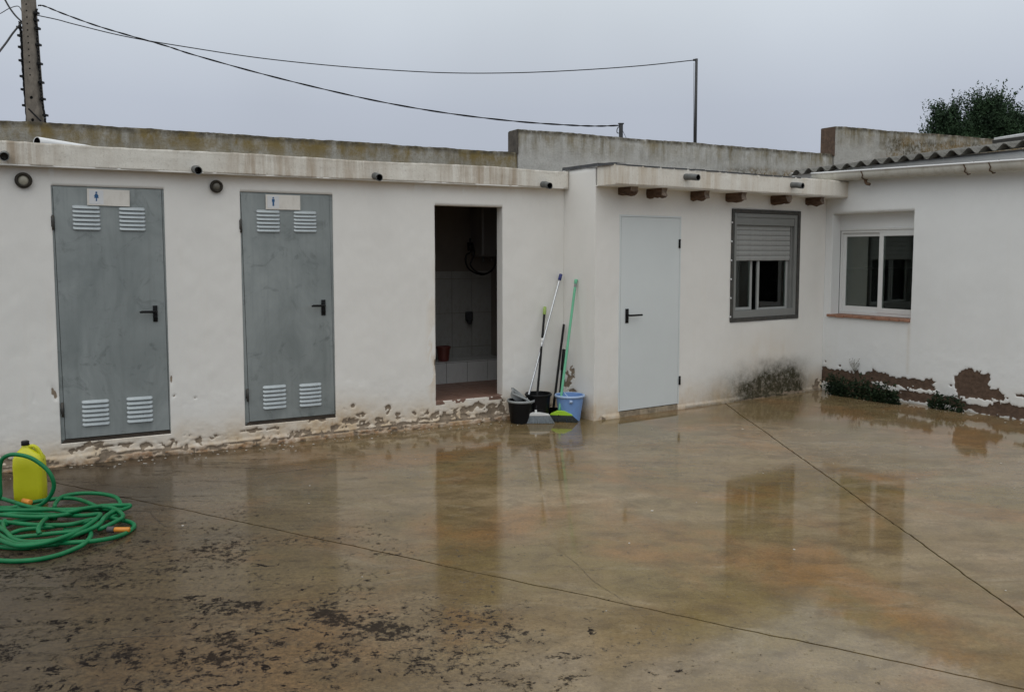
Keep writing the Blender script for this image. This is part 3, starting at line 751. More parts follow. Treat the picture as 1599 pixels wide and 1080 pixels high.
wall('plaster_wall', B, lines(0, BL, .0085, [o[i] for o in opB for i in (0, 1)]), np.concatenate([lines(-.02, .45, .0085, [o[2] for o in opB]), lines(.45, 2.3, .03, [.862, opB[0][3], 2.067])[1:]]), opB, .11, fnB, M['wallA'])
wall('fascia', B, lines(0, BL+.02, .02), lines(2.226, 2.402, .015), [], .26, fasc_fn(.012, 200), M['fasciaB'], y0=-.28, topfn=fasc_top(203, .007))
MB().box(.003, BL, -.276, .05, 2.222, 2.232).build('soffit', M['wallA'], B)
MB().box(.13, BL-.02, .05, 2.0, 2.24, 2.38).build('roof_slab', M['interior_wall'], B)
# return wall towards the toilets: own short wall, part of the store room
SR = bpy.data.objects.new('return_wall_pivot', None)
def local_fn_S(X, Z):
    bs = pix_ellipses(PS, [(889, 590, 6, 16), (893, 580, 5, 10), (886, 600, 6, 8)]) + [(.12, .25, .09, .02)]
    m = ell_mask(X, Z, bs, 43); bare = blur(m)
    D = .008*bare+.006*(fbm(X*3, Z*3, 35, 5)-.5)
    return D, dict(bare=bare, damp=sst(.34, .02, Z+.2*(fbm(X*2, Z, 37, 4)-.5)), mold_dark=.5*sst(.10, .0, Z)*sst(.45, .3, X))  # mask also darkens the foot towards the toilet block
rw = wall('return_wall', B, lines(-.02, SL, .01), np.concatenate([lines(-.02, .5, .01), lines(.5, 2.403, .05)[1:]]), [], .12, local_fn_S, M['wallA'])
lx, ly = PB.loc(*a1)
rw.location = (lx, ly, 0); rw.rotation_euler = (0, 0, PS.rot-PB.rot)
# felt strip lying along the roof edge
fe = MB()
pts = [(lx-.02, ly, 2.41), (lx+.0, ly-.10, 2.412), (-.006, .12, 2.414), (-.012, -.05, 2.414), (-.010, -.22, 2.412), (.02, -.285, 2.409)]
for i in range(len(pts)-1):
    p, q_ = Vector(pts[i]), Vector(pts[i+1]); dz = .020 if i < 3 else .012
    fe.add([p+Vector((-.008, 0, -.012)), q_+Vector((-.008, 0, -.010)), q_+Vector((-.004, 0, dz)), p+Vector((-.004, 0, dz)), p+Vector((.12, 0, dz+.004)), q_+Vector((.12, 0, dz+.004))], [(0, 1, 2, 3), (3, 2, 5, 4)])
xx = .0; random.seed(9)
while xx < 2.55:
    ln = random.uniform(.05, .22); z0 = 2.404+random.uniform(-.003, .003)
    fe.add([(xx, -.2835, z0-.004), (xx+ln, -.2835, z0-.003), (xx+ln, -.282, z0+.010), (xx, -.282, z0+.008), (xx, -.18, z0+.011), (xx+ln, -.18, z0+.012)], [(0, 1, 2, 3), (3, 2, 5, 4)]); xx += ln*random.uniform(.95, 1.25)
fe.build('felt_edge', M['membrane'], B)
for (u, v, L, sd) in ((1092, 277, .15, .02), (1255, 290, .13, .02)):
    s, z = PB.hit(u, v, .28+L); spout(B, s-sd-.01, -.28, z+.012, L, .014, sd)
# rotten beam ends under the overhang
beam_px = [(968, 1000), (1012, 1045), (1083, 1113), (1139, 1168), (1208, 1238), (1263, 1292)]
for k, (ua, ub) in enumerate(beam_px):
    L = .22 if k else .20
    sR, _ = PB.hit(ub, 297, L); wd = .085 if k else .10; s0 = sR-wd; random.seed(30+k)
    b = MB(); n = 7; rings = []; hgt = .095 if k else .080
    bmk = []
    for i in range(n):
        t = i/(n-1); y = .02-(L+.02)*t
        jag = .004 if i < 3 else .020
        if i == n-1: y += random.uniform(0, .05)
        dz = random.uniform(-.006, .020)
        x0_, x1_ = s0+random.uniform(-.004, .006)+.01*(t > .8), s0+wd-random.uniform(-.003, .006)
        zt_, zb_ = 2.2225, 2.222-hgt+dz+(.02*(t > .9))
        bmk.append([(x0_, y+random.uniform(-jag, jag), zb_+.006), ((x0_+x1_)/2, y+random.uniform(-jag, jag), zb_-random.uniform(0, .006)), (x1_, y, zb_+.004), (x1_+.002, y+random.uniform(-jag, jag), (zt_+zb_)/2), (x1_, y, zt_), ((x0_+x1_)/2, y, zt_), (x0_, y+random.uniform(-jag, jag), zt_), (x0_-.004+random.uniform(-.004, .002), y, (zt_+zb_)/2)])
    vs = [p for r_ in bmk for p in r_]; fs = []
    for i in range(n-1):
        for j in range(8): fs.append((i*8+j, (i+1)*8+j, (i+1)*8+(j+1) % 8, i*8+(j+1) % 8))
    b.add(vs, fs); b.add([bmk[-1][j] for j in range(8)], [tuple(range(8))], 1)
    o = b.build('beam_end', [M['wood'], M['wood_end']], B)
    if k == 0: o['label'] = 'splintered beam end above the pale door'
# the pale flush door
dr = MB().box(dB[0], dB[1], -.004, .036, dB[2], dB[3]).build('door', M['door_white'], B, bevel=.002)
MB().box(dB[0]-.020, dB[0]-.003, -.003, .03, .06, dB[3]+.02).box(dB[1]+.003, dB[1]+.020, -.0025, .03, .06, dB[3]+.02).box(dB[0]-.003, dB[1]+.003, -.002, .03, dB[3]+.003, dB[3]+.02).build('door_frame', M['door_white'], dr)
MB().box(dB[0], dB[1], .04, .08, .03, dB[3]).build('backing', M['interior_dark'], dr)
MB().box(dB[0]-.005, dB[1]+.005, .002, .05, -.02, .054).build('threshold', M['step_render'], dr, bevel=.004)
s0, z1 = PB.hit(976.5, 482); s1, z0 = PB.hit(980.5, 504); sl_, zl = PB.hit(997, 491)
xm = (s0+s1)/2
MB().box(s0, s1+.004, -.012, -.003, z0, z1).tube([(xm, -.004, zl), (xm, -.05, zl), (xm+.012, -.06, zl), (sl_, -.06, zl)], .010, 8).build('handle', M['black'], dr, True, .002)
for v in (380.5, 593.5):
    s_, z_ = PB.hit(1061, v); MB().tube([(s_, -.010, z_-.045), (s_, -.010, z_+.045)], .009, 8).box(s_-.012, s_+.012, -.006, -.002, z_-.04, z_+.04).build('hinge', M['black'], dr, True)
# window with half-lowered roller shutter
def ring(x0, x1, z0, z1, w_, y0, y1, wb=None, wt=None):
    wb = w_ if wb is None else wb; wt = w_ if wt is None else wt; b = MB()
    b.box(x0, x0+w_, y0, y1, z0, z1).box(x1-w_, x1, y0, y1, z0, z1).box(x0+w_, x1-w_, y0, y1, z0, z0+wb).box(x0+w_, x1-w_, y0, y1, z1-wt, z1); return b
wn_ = ring(wB[0], wB[1], wB[2], wB[3], .040, -.012, .05).build('window', M['steel_dark'], B, bevel=.003)
x0, x1, z0, z1 = wB[0]+.041, wB[1]-.041, wB[2]+.041, wB[3]-.041
ring(x0, x1, z0, z1, .045, .000, .09, .075, .045).build('frame', M['alu_grey'], wn_, bevel=.003)
ix0, ix1, iz0, iz1 = x0+.046, x1-.046, z0+.076, z1-.046
zbx = PB.hit(1195, 352)[1]
MB().box(ix0, ix1, .006, .088, zbx, iz1-.001).build('shutter_box', M['alu_grey'], wn_, bevel=.002)
zsh = PB.hit(1195, 407)[1]; ns = 7; hsl = (zbx-zsh)/ns
sp = MB(); hh2 = hsl/2
prof = [(.0, hh2-.002), (-.005, hh2*.6), (-.0065, 0), (-.005, -hh2*.6), (.0, -hh2+.002)]
vs = []
for x in (0, 1): vs += [(x, y, z) for y, z in prof]
sp.add(vs, [(i, i+1, i+6, i+5) for i in range(4)]); sme = sp.mesh('shutter_slat', M['shutter'], True)
for i in range(ns): inst(sme, 'shutter_slat', wn_, (ix0+.004, .042, zbx-(i+.5)*hsl), (0, 0, 0), (ix1-ix0-.008, .6, 1))
MB().box(ix0, ix1, .052, .056, zsh, zbx).build('shutter_backing', M['steel_dark'], wn_)
MB().box(ix0, ix0+.012, .03, .085, iz0, zbx).box(ix1-.03, ix1, .03, .085, iz0, zbx).build('shutter_guide', M['alu_grey'], wn_)
def pxB(u): return PB.hit(u, 440, -.08)[0]
def sash(x0, x1, z0, z1, y, w_, mat, par, gl=True):
    o = ring(x0, x1, z0, z1, w_, y, y+.022).build('sash', mat, par, bevel=.002)
    return o
sx0, sx1 = ix0+.012, pxB(1175.5)
sash(sx0, sx1, iz0, zbx+.03, .088, .030, M['alu_light'], wn_)
MB().box(sx0+.028, sx1-.028, .097, .100, iz0+.03, zbx).build('pane', M['glass'], wn_)
sx0, sx1 = pxB(1181), pxB(1228)
sash(sx0, sx1, iz0-.012, zbx+.03, .062, .030, M['alu_light'], wn_)
MB().box(sx0+.028, sx1-.028, .071, .074, iz0+.02, zbx).build('pane', M['glass'], wn_)
MB().box(pxB(1213), pxB(1215.5), .11, .12, iz0, zbx).build('glazing_bar', M['alu_light'], wn_)
MB().box(ix0, ix1, .02, .06, iz0-.02, iz0-.004).build('window_sill', M['sill_brick'], wn_)
for i in range(6):    # little screws down the left edge of the steel frame
    zz = wB[2]+.06+i*.2
    MB().tube([(wB[0]-.003, -.015, zz), (wB[0]-.003, -.004, zz)], .010, 8).build('screw', M['sticker'], wn_, True)
# room behind the window
MB().box(1.5, 3.3, 1.6, 1.65, .3, 2.3).box(1.45, 1.5, .12, 1.6, .3, 2.3).box(3.3, 3.35, .12, 1.6, .3, 2.3).box(1.5, 3.3, .12, 1.6, .28, .3).build('interior_wall', M['interior_room'], B)
cu = MB(); nn = 14; cx0, cx1 = ix0, pxB(1171)
vs = []
for i in range(nn+1):
    x = cx0+(cx1-cx0)*i/nn; y = .128+.010*math.sin(i*1.9)
    for j in range(9): 
        z = iz0+.02+(zbx-iz0)*j/8; vs.append((x*(1)+.03*math.sin(j*1.1+i)*.3-(.10*(1-j/8))*(i/nn), y, z))
cu.add(vs, [(i*9+j, (i+1)*9+j, (i+1)*9+j+1, i*9+j+1) for i in range(nn) for j in range(8)])
cu.build('curtain', M['curtain'], wn_, True)

# ------------------------------------------------------------------ block C: right-hand building
C = root('long_building', 'white building on the right with corrugated roof, gutter and peeling wall base', 'building', (PC.P[0], PC.P[1], 0), PC.rot)
wC = (.096, 1.087, .885, 2.045)
def Z4(L): return [PC.hit(1130+x/3.409, 520+y/3.41) for x, y in L]
polys = [Z4(q_) for q_ in (
    [(505, 235), (530, 180), (560, 185), (600, 196), (640, 188), (680, 206), (740, 213), (790, 197), (850, 215), (900, 232), (960, 240), (1020, 247), (1060, 250), (1108, 244), (1130, 262), (1105, 282), (1140, 300), (1050, 297), (960, 288), (850, 268), (780, 258), (700, 262), (620, 285), (560, 262), (520, 255)],
    [(560, 262), (700, 262), (780, 262), (840, 290), (870, 325), (860, 350), (740, 365), (600, 330), (575, 300)],
    [(860, 302), (1000, 312), (1120, 330), (1240, 345), (1225, 385), (1100, 372), (1000, 362), (880, 345)],
    [(1235, 292), (1226, 240), (1260, 205), (1290, 185), (1320, 188), (1350, 210), (1415, 208), (1417, 280), (1460, 300), (1505, 335), (1480, 362), (1400, 352), (1340, 342), (1250, 335)],
    [(1130, 330), (1245, 340), (1300, 372), (1410, 395), (1420, 375), (1470, 370), (1530, 382), (1700, 400), (1700, 480), (1590, 462), (1500, 448), (1380, 430), (1280, 405), (1240, 398)],
    [(1545, 340), (1599, 318), (1700, 330), (1700, 375), (1599, 350)])]
dots = pix_ellipses(PC, [(1282, 565, 2, 3), (1289, 564, 2, 2), (1312, 571, 1.5, 1.5),  (1485, 601, 3, 1.5), (1530, 610, 8, 2), (1560, 618, 8, 2), (1395, 632, 12, 2), (1440, 637, 12, 2), (1335, 600, 14, 9), (1420, 612, 18, 2), (1500, 634, 24, 2.5), (1470, 622, 16, 2), (1540, 645, 20, 2)])
def fnC(X, Z):
    wx = .05*(fbm(X*16, Z*16, 91, 5)-.5)+.075*(fbm(X*42, Z*42, 92, 4)-.5); wz = .055*(fbm(X*12, Z*14, 93, 5)-.5)+.075*(fbm(X*38, Z*42, 94, 4)-.5)
    m = np.zeros(X.shape)
    for pl in polys: m = np.maximum(m, inpoly(X+wx, Z+wz, pl).astype(float))
    far = (X > 2.45) & (Z < .30+.08*fbm(X*3, X*0, 97)) & (fbm(X*4, Z*12, 98, 4) > .48)
    m = np.maximum(m, far.astype(float)); m = np.maximum(m, ell_mask(X, Z, dots, 95))
    bare = blur(m)
    D = .011*bare + .009*(fbm(X*2.6, Z*2.6, 99, 5)-.5) + .003*(fbm(X*14, Z*14, 96, 3)-.5) + .006*bare*(fbm(X*40, Z*40, 90, 3)-.5)
    dmp = sst(.44, .1, Z+.2*(fbm(X*2, Z, 89, 4)-.5))*.35
    dmp = np.maximum(dmp, .45*np.exp(-((X-1.07)/.02)**2)*sst(.95, .8, Z)*(Z > .3))
    dmp = np.maximum(dmp, .30*sst(.25, 0, X)*sst(.9, .2, Z))  # tan tint grows towards the store room corner
    mo = .35*sst(.06, 0, Z)+.25*sst(.12, 0, X)*sst(.5, .0, Z)  # darker along the foot and towards the corner
    return D, dict(bare=bare, damp=np.clip(dmp, 0, 1), mold_dark=mo)
wall('plaster_wall', C, np.concatenate([lines(-.5, 3.2, .0085, [wC[0], wC[1]]), lines(3.2, 6.2, .05)[1:]]), np.concatenate([lines(-.02, .62, .0080), lines(.62, 2.56, .03, [wC[2], wC[3]])[1:]]), [wC], .20, fnC, M['wallC'])
# recessed white sliding window
fy = .15; wx0, wx1, wz0, wz1 = .085, 1.10, .897, 1.862
wc = ring(wx0, wx1, wz0, wz1, .034, fy, fy+.06).build('window', M['frame_white'], C, bevel=.003)
MB().box(wC[0]-.01, wC[1]+.01, fy-.002, fy+.1, wz1+.002, wC[3]+.01).build('shutter_box', M['wallC'], wc)
MB().box(wC[0]-.01, wC[1]+.01, fy-.012, fy+.05, wz1-.004, wz1+.018).build('top_rail', M['frame_white'], wc, bevel=.002)
mx_ = PC.hit(1375.8, 420, -fy)[0]
lx0, lx1 = wx0+.026, mx_+.022
ring(lx0, lx1, wz0+.035, wz1-.035, .05, fy+.022, fy+.046, .06, .04).build('sash', M['frame_white'], wc, bevel=.002)
MB().box(lx0+.045, lx1-.045, fy+.032, fy+.036, wz0+.09, wz1-.07).build('pane', M['glass'], wc)
ring(mx_-.026, wx1-.03, wz0+.034, wz1-.034, .05, fy-.004, fy+.020, .055, .04).build('sash', M['frame_white'], wc, bevel=.002)
MB().box(mx_+.020, wx1-.08, fy+.007, fy+.011, wz0+.085, wz1-.07).build('pane', M['glass'], wc)
MB().box(wC[0]-.002, wC[0]+.004, fy-.004, fy-.001, wz0, wz1).build('gap_strip', M['black'], wc)  # black strip painted in for the dark gap at the frame edge
sb_ = MB(); xx = wC[0]-.035
while xx < wC[1]+.0:
    ww = .11; sb_ = MB().box(xx, min(xx+ww, wC[1]+.004), -.028, fy+.02, .866+random.uniform(-.002, .002), .896+random.uniform(-.002, .001)); sb_.build('sill_brick', M['sill_brick'], wc, bevel=.004); xx += ww+.004
# room behind it: pale back wall, a black box low on the left
MB().box(-.3, 2.3, 2.6, 2.65, .2, 2.4).box(-.35, -.3, .21, 2.6, .2, 2.4).box(2.3, 2.35, .21, 2.6, .2, 2.4).box(-.3, 2.3, .21, 2.6, .15, .2).box(-.3, 2.3, .21, 2.6, 2.4, 2.45).build('interior_wall', M['interior_room'], C)
MB().box(.5, -.29, .30, 1.1, .2, 1.42).build('black_box', M['black'], C, bevel=.01)
# corrugated roof in separate sheets
pit = .17; EZ = lambda s: 2.548+.026*(s+.38)
def sheet(s0, nw, y0, y1, lift, seed):
    random.seed(seed); b = MB(); seg = 10; nx = nw*seg+1; rows = 5; vs = []
    tilt = random.uniform(-.003, .003)
    for side in (0, 1):
        for j in range(rows+1):
            y = y0+(y1-y0)*j/rows
            for i in range(nx):
                s_ = s0+pit*nw*i/(nx-1)*1.015
                z = EZ(s_)+math.tan(R(7.5))*(y+.12)+.030*math.cos(2*math.pi*(s_)/pit)+lift+tilt*i/nx-(.007 if side else 0)
                vs.append((s_, y+(random.uniform(-.004, .004) if j == 0 and not side else 0), z))
    o_ = (rows+1)*nx
    fs = [(j*nx+i, j*nx+i+1, (j+1)*nx+i+1, (j+1)*nx+i) for j in range(rows) for i in range(nx-1)]
    fs += [(o_+j*nx+i, o_+(j+1)*nx+i, o_+(j+1)*nx+i+1, o_+j*nx+i+1) for j in range(rows) for i in range(nx-1)]
    fs += [(i, o_+i, o_+i+1, i+1) for i in range(nx-1)]
    b.add(vs, fs); return b.build('roof_sheet', M['corr'], C, True, angle=50)
for r_ in range(5):
    for k in range(8):
        sheet(-.46+k*pit*5, 5, -.12+r_*1.48, -.12+r_*1.48+1.6, .008*(k % 2)+.009*r_*0+(.010 if r_ else 0), 500+r_*10+k)
# boarding between wall head and sheets
MB().box(-.45, 6.2, .10, .18, 2.555, 2.59).build('wall_plate', M['wallC'], C)
# gutter
gt = MB(); gs = np.linspace(-.07, 6, 60); gz = lambda s: 2.506-.020*(s+.06); vs = []; npf = 12
for s_ in gs:
    for j in range(npf+1):
        q = math.pi*j/npf; vs.append((s_, -.130-.070*math.cos(q), gz(s_)-.094*math.sin(q)**.8))
n_ = npf+1
gt.add(vs, [(i*n_+j, (i+1)*n_+j, (i+1)*n_+j+1, i*n_+j+1) for i in range(len(gs)-1) for j in range(npf)])
gt.add([vs[j] for j in range(n_)], [tuple(range(n_))])
gu = gt.build('gutter', M['gutter'], C, True)
MB().tube([(s_, -.203, gz(s_)+.002) for s_ in gs], .0095, 8).build('rim', M['gutter_rim'], gu, True)
for (u, k) in ((1352, 0), (1512, 1), (1551, 1)):
    s_ = PC.hit(u, 275, .13)[0]; b = MB()
    pts = [(s_, -.03, gz(s_)+.03)]+[(s_+.012*math.sin(3*j), -.130-.075*math.cos(math.pi*(1-j/8)), gz(s_)-.102*math.sin(math.pi*j/8)**.8) for j in range(0, 9)]
    b.tube(pts, .006, 6)
    if k == 0: b.tube(spline([(s_, -.13, gz(s_)-.09), (s_+.01, -.125, gz(s_)-.135), (s_+.05, -.12, gz(s_)-.150)], 5), .017, 8)
    b.build('bracket', M['rust'], gu, True)
# solar collector lying on the roof far side
ps, pz = PC.hit(1553, 214, -5.9)
sp_ = root('solar_panel', 'dark blue solar panel with pale frame lying on the corrugated roof', 'solar panel', PC.world(ps, -5.9, pz-.075), PC.rot)
sp_.rotation_euler = (R(9), R(-1.5), PC.rot)
f_ = MB().box(0, 2.4, 0, .05, 0, .06).box(0, 2.4, 1.15, 1.2, 0, .06).box(0, .05, .05, 1.15, 0, .06).box(2.35, 2.4, .05, 1.15, 0, .06).build('frame', M['frame_white'], sp_, bevel=.004)
MB().box(.05, 2.35, .05, 1.15, .02, .055).build('cells', M['panel_blue'], sp_)
MB().box(.1, 2.3, -.25, -.18, -.03, .03).build('mounting_rail', M['steel_dark'], sp_)

# ------------------------------------------------------------------ stepped boundary wall behind the roofs
D = root('boundary_wall', 'weathered mossy stepped boundary wall rising behind the low roofs', 'wall', (PD.P[0], PD.P[1], 0), PD.rot)
def par_fn(seed, sm, moldat=None):
    def fn(X, Z):
        t = (Z-2.1)/(Z.max()-2.1); t = 1-(Z.max()-Z)/.42
        mo = np.zeros(X.shape)
        if moldat: mo = moldat(X, Z)
        return .022*(fbm(X*2, Z*2.5, seed, 5)-.5)+.014*(fbm(X*11, Z*11, seed+3, 4)-.5), dict(top=np.clip(t, 0, 1), smoothness=X*0+sm, mold_dark=mo)
    return fn
def par_top(seed, rise=0):
    def fn(X, Z):
        t = np.clip((Z-2.5)/(Z.max()-2.5), 0, 1)
        return Z+t*(.022*(fbm(X*1.2, X*0, seed, 4)-.5)+.012*(fbm(X*6, X*0, seed+5, 5)-.5)+.006*(vn(X*37, X*0, seed+7)-.5)+rise*(X-X.min()))
    return fn
wall('wall_section', D, lines(-5, 5.545, .03), lines(2.0, 2.838, .03), [], .2, par_fn(300, .1), M['parapet'], topfn=par_top(303))
wall('wall_section', D, lines(5.56, 11.12, .03), lines(2.0, 3.122, .03), [], .24, par_fn(310, .8, lambda X, Z: 1.0*sst(2.92, 2.78, Z+.16*(fbm(X*1.5, Z*2, 5)-.5))*sst(8.2, 9.8, X)), M['parapet'], topfn=par_top(313))
wall('wall_section', D, lines(11.15, 16.5, .03), lines(2.0, 3.545, .03), [], .26, par_fn(320, .6, lambda X, Z: 1.0*sst(3.50, 3.34, Z+.2*(fbm(X*2, Z*2, 8)-.5)-.03*(X-12))*sst(11.9, 12.7, X)), M['parapet'], topfn=par_top(323, .014))
MB().box(5.548, 5.561, -.006, .236, 2.82, 3.11).build('exposed_end', M['brick_end_dark'], D)
MB().box(11.135, 11.151, -.008, .26, 3.09, 3.535).build('exposed_end', M['brick_end'], D)
MB().box(-5, 16.5, .03, .18, 0, 2.02).build('wall_base', M['parapet'], D)

# white pipe lying on the toilet roof
p0, p1 = atY(56, 218, PA.world(.55, -.35, 0).y), None
s0, z0 = PA.hit(58, 222, -.10); s1, z1 = PA.hit(200, 232, -.6)
wp = root('loose_pipe', 'white plastic pipe lying on the toilet roof at the left', 'pipe', PA.world(s0, -.10, 0), PA.rot)
b = MB(); q0 = Vector((0, 0, z0)); q1 = Vector((s1-s0, .5, 2.39))
b.tube([q0, q1], .040, 16, cap=False); b.tube([q1, q0+(q1-q0)*.002], [.034, .034], 16, cap=False, mi=1); b.tube([q0, q0+(q1-q0)*.002], [.04, .034], 16, cap=False)
b.build('tube', [M['pipe_white'], M['bore_shade']], wp, True)

# ------------------------------------------------------------------ pole, masts, cables
YP = 12.0
pb, pt = atY(56.5, 188, YP), atY(45, 0, YP)
dr_ = (pt-pb)/(pt.z-pb.z)
base = pb-dr_*pb.z; top = pb+dr_*(6.6-pb.z)
PO = root('utility_pole', 'tapering concrete utility pole behind the boundary wall at far left', 'utility pole', base)
b = MB(); h_ = 6.6
def polept(z): return Vector((dr_.x*z, dr_.y*z, z))
for (z0, z1) in ((0, h_),):
    w0, w1 = .122, .055
    vs = []
    for z, w_ in ((z0, w0), (z1, w1)):
        c = polept(z); vs += [c+Vector((x*w_, y*w_, 0)) for x, y in ((-.85, -1), (.85, -1), (1, -.85), (1, .85), (.85, 1), (-.85, 1), (-1, .85), (-1, -.85))]
    b.add(vs, [(j, (j+1) % 8, 8+(j+1) % 8, 8+j) for j in range(8)]+[tuple(range(8, 16))])
b.build('pole_shaft', M['concrete_pole'], PO)
hb = MB()
zz = 3.4
while zz < 5.6:
    c = polept(zz); wz = .122+(.055-.122)*zz/h_
    hb.tube([c+Vector((.004, -wz-.001, 0)), c+Vector((.004, -wz+.004, 0))], .011 if zz > 3.9 else .022, 8); zz += .085 if zz > 3.9 else .30
hb.build('hole_shade', M['bore_shade'], PO)  # flat dark discs, the shade of the holes put into their colour
for side, px in ((-1, [(31, 34), (34, 60), (36, 100), (39, 140), (43, 188), (44, 215)]), (1, [(58, 14), (55, 28), (58, 45), (60, 80), (63, 120), (66, 155), (71, 188), (72, 215)])):
    P_ = [atY(u, v, YP-.02)-base for u, v in px]; b = MB()
    S_ = spline(P_, 8)
    for ph in (0, 2.1, 4.2):
        b.tube([p+Vector((.011*math.cos(i*.9+ph), .011*math.sin(i*.9+ph), 0)) for i, p in enumerate(S_)], .009 if side < 0 else .006, 6)
    cb = b.build('cable', M['black_rubber'], PO, True)
    c2 = MB(); n_ = 9
    for k in range(n_):
        q = S_[int((k+.7)*len(S_)/(n_+.5))]
        c2.box(q.x-.028+side*.012, q.x+.028+side*.012, q.y-.03, q.y+.03, q.z-.014, q.z+.014)
    c2.build('clip', M['black'], cb)
tieb = MB().tube([atY(45, 170, YP-.14)-base, atY(64, 189, YP-.14)-base], .012, 6).build('tie_strap', M['black'], PO)
def wire(name, px, Y0, Y1, r, label, n=10, twist=0):
    us = [p[0] for p in px]; P_ = [atY(u, v, Y0+(Y1-Y0)*(u-us[0])/(us[-1]-us[0])) for u, v in px]; S_ = spline(P_, n); b = MB()
    if twist:
        for ph in (0, math.pi): b.tube([p+Vector((0, r*.7*math.sin(i*.8+ph), r*.7*math.cos(i*.8+ph))) for i, p in enumerate(S_)], r*.8, 5)
    else: b.tube(S_, r, 6)
    return tag(b.build(name, M['black_rubber'], None, True), label, 'cable', 'overhead cables')
YM1 = PD.world(*[7.15, -.1], 0).y; 
s_m1 = PD.hit(970, 215, -.1)[0]; m1 = PD.world(s_m1, -.1, 0); s_m2 = PD.hit(1086, 222, -.1)[0]; m2 = PD.world(s_m2, -.1, 0)
wire('overhead_cable', [(60, 9), (70, 10), (100, 22), (150, 40), (200, 55), (260, 72), (300, 85), (400, 113), (500, 138), (600, 160), (700, 177), (800, 189), (880, 195), (930, 197), (968, 196)], YP, m1.y, .0080, 'thick sagging black cable from the concrete pole to the short stub post', 8, 1)
wire('overhead_cable', [(57, 24), (90, 31), (120, 39), (200, 58), (300, 75), (400, 90), (500, 101), (600, 109), (700, 114), (800, 114), (900, 110), (1000, 103), (1086, 94)], YP, m2.y, .0065, 'thin upper cable from the concrete pole to the tall thin mast')
wire('overhead_cable', [(34, 36), (20, 53), (8, 70), (-30, 118)], YP, YP-2.5, .012, 'black cable running down left from the concrete pole out of frame')
wire('overhead_cable', [(34, 34), (24, 24), (14, 10), (2, -12), (-12, -38)], YP, YP+1, .012, 'black cable rising up left from the concrete pole out of frame')
wire('overhead_cable', [(36, 30), (34, 17), (28, 10), (14, 14), (0, 22), (-30, 36)], YP, YP+2, .006, 'thin slack cable looping left from the concrete pole')
zt = atY(970, 194, m1.y).z
sp1 = root('stub_post', 'short grey stub post on the boundary wall holding the thick cable', 'post', (m1.x, m1.y, 3.08))
MB().tube([(0, 0, 0), (0, 0, zt-3.08)], .027, 10).box(-.036, .036, -.03, .03, zt-3.08, zt-3.08+.012).build('post_tube', M['galv'], sp1)
MB().tube(spline([(-.01, 0, zt-3.10), (-.05, -.02, zt-3.14), (-.055, -.02, zt-3.19), (-.03, 0, zt-3.20)], 5), .006, 5).tube(spline([(.02, 0, zt-3.16), (.06, .0, zt-3.24), (.09, 0, zt-3.30)], 4), .003, 5).build('cable_tail', M['black'], sp1)
zt = atY(1086, 92, m2.y).z
sp2 = root('thin_mast', 'tall thin dark mast standing up behind the boundary wall', 'mast', (m2.x, m2.y, 2.9))
MB().tube([(0, 0, 0), (0, 0, zt-2.9)], [.023, .019], 10).build('mast_tube', M['galv'], sp2, True)
MB().box(-.045, .012, -.014, .014, zt-2.93, zt-2.905).tube([(-.03, .02, zt-2.95), (-.028, .02, zt-3.35), (-.022, .01, zt-3.9), (-.02, 0, .0)], .003, 5).build('mast_bracket', M['galv'], sp2)

# ------------------------------------------------------------------ jerrycan
gx, gy = g(41.5, 783)
JC = root('jerrycan', 'bright yellow plastic jerrycan with black cap standing by the left wall', 'jerrycan', (gx, gy+.055, 0), R(8))
def rrect(w_, d_, r, n=5):
    out = []
    for cx, cy, a0 in ((w_/2-r, d_/2-r, 0), (-w_/2+r, d_/2-r, 90), (-w_/2+r, -d_/2+r, 180), (w_/2-r, -d_/2+r, 270)):
        for i in range(n+1): a = R(a0+90*i/n); out.append((cx+r*math.cos(a), cy+r*math.sin(a)))
    return out
secs = [(.166, .106, .02, 0, 0), (.176, .116, .025, .010, 0), (.178, .118, .025, .10, 0), (.174, .114, .025, .16, 0), (.178, .118, .025, .22, 0), (.174, .114, .028, .275, 0), (.150, .100, .03, .300, -.004), (.105, .08, .03, .322, -.012), (.060, .055, .025, .340, -.018), (.044, .044, .0215, .350, -.020), (.044, .044, .0215, .368, -.020)]
b = MB(); rings = []
for (w_, d_, r, z, ox) in secs: rings.append([(x+ox, y, z) for x, y in rrect(w_, d_, r)])
n_ = len(rings[0]); vs = [p for r_ in rings for p in r_]
b.add(vs, [(i*n_+j, i*n_+(j+1) % n_, (i+1)*n_+(j+1) % n_, (i+1)*n_+j) for i in range(len(rings)-1) for j in range(n_)]+[tuple(range(n_-1, -1, -1)), tuple(range((len(rings)-1)*n_, len(rings)*n_))])
b.build('can_body', M['yellow'], JC, True, angle=50)
MB().tube(spline([(-.005, 0, .345), (.025, 0, .352), (.052, 0, .335), (.074, 0, .295), (.082, 0, .262)], 6), .0125, 10).build('handle', M['yellow'], JC, True)
MB().lathe([(.0005, .388), (.020, .388), (.0235, .384), (.0245, .366), (.0245, .360)], 24, M_=Matrix.Translation((-.020, 0, 0))).build('cap', M['black'], JC, True, angle=40)

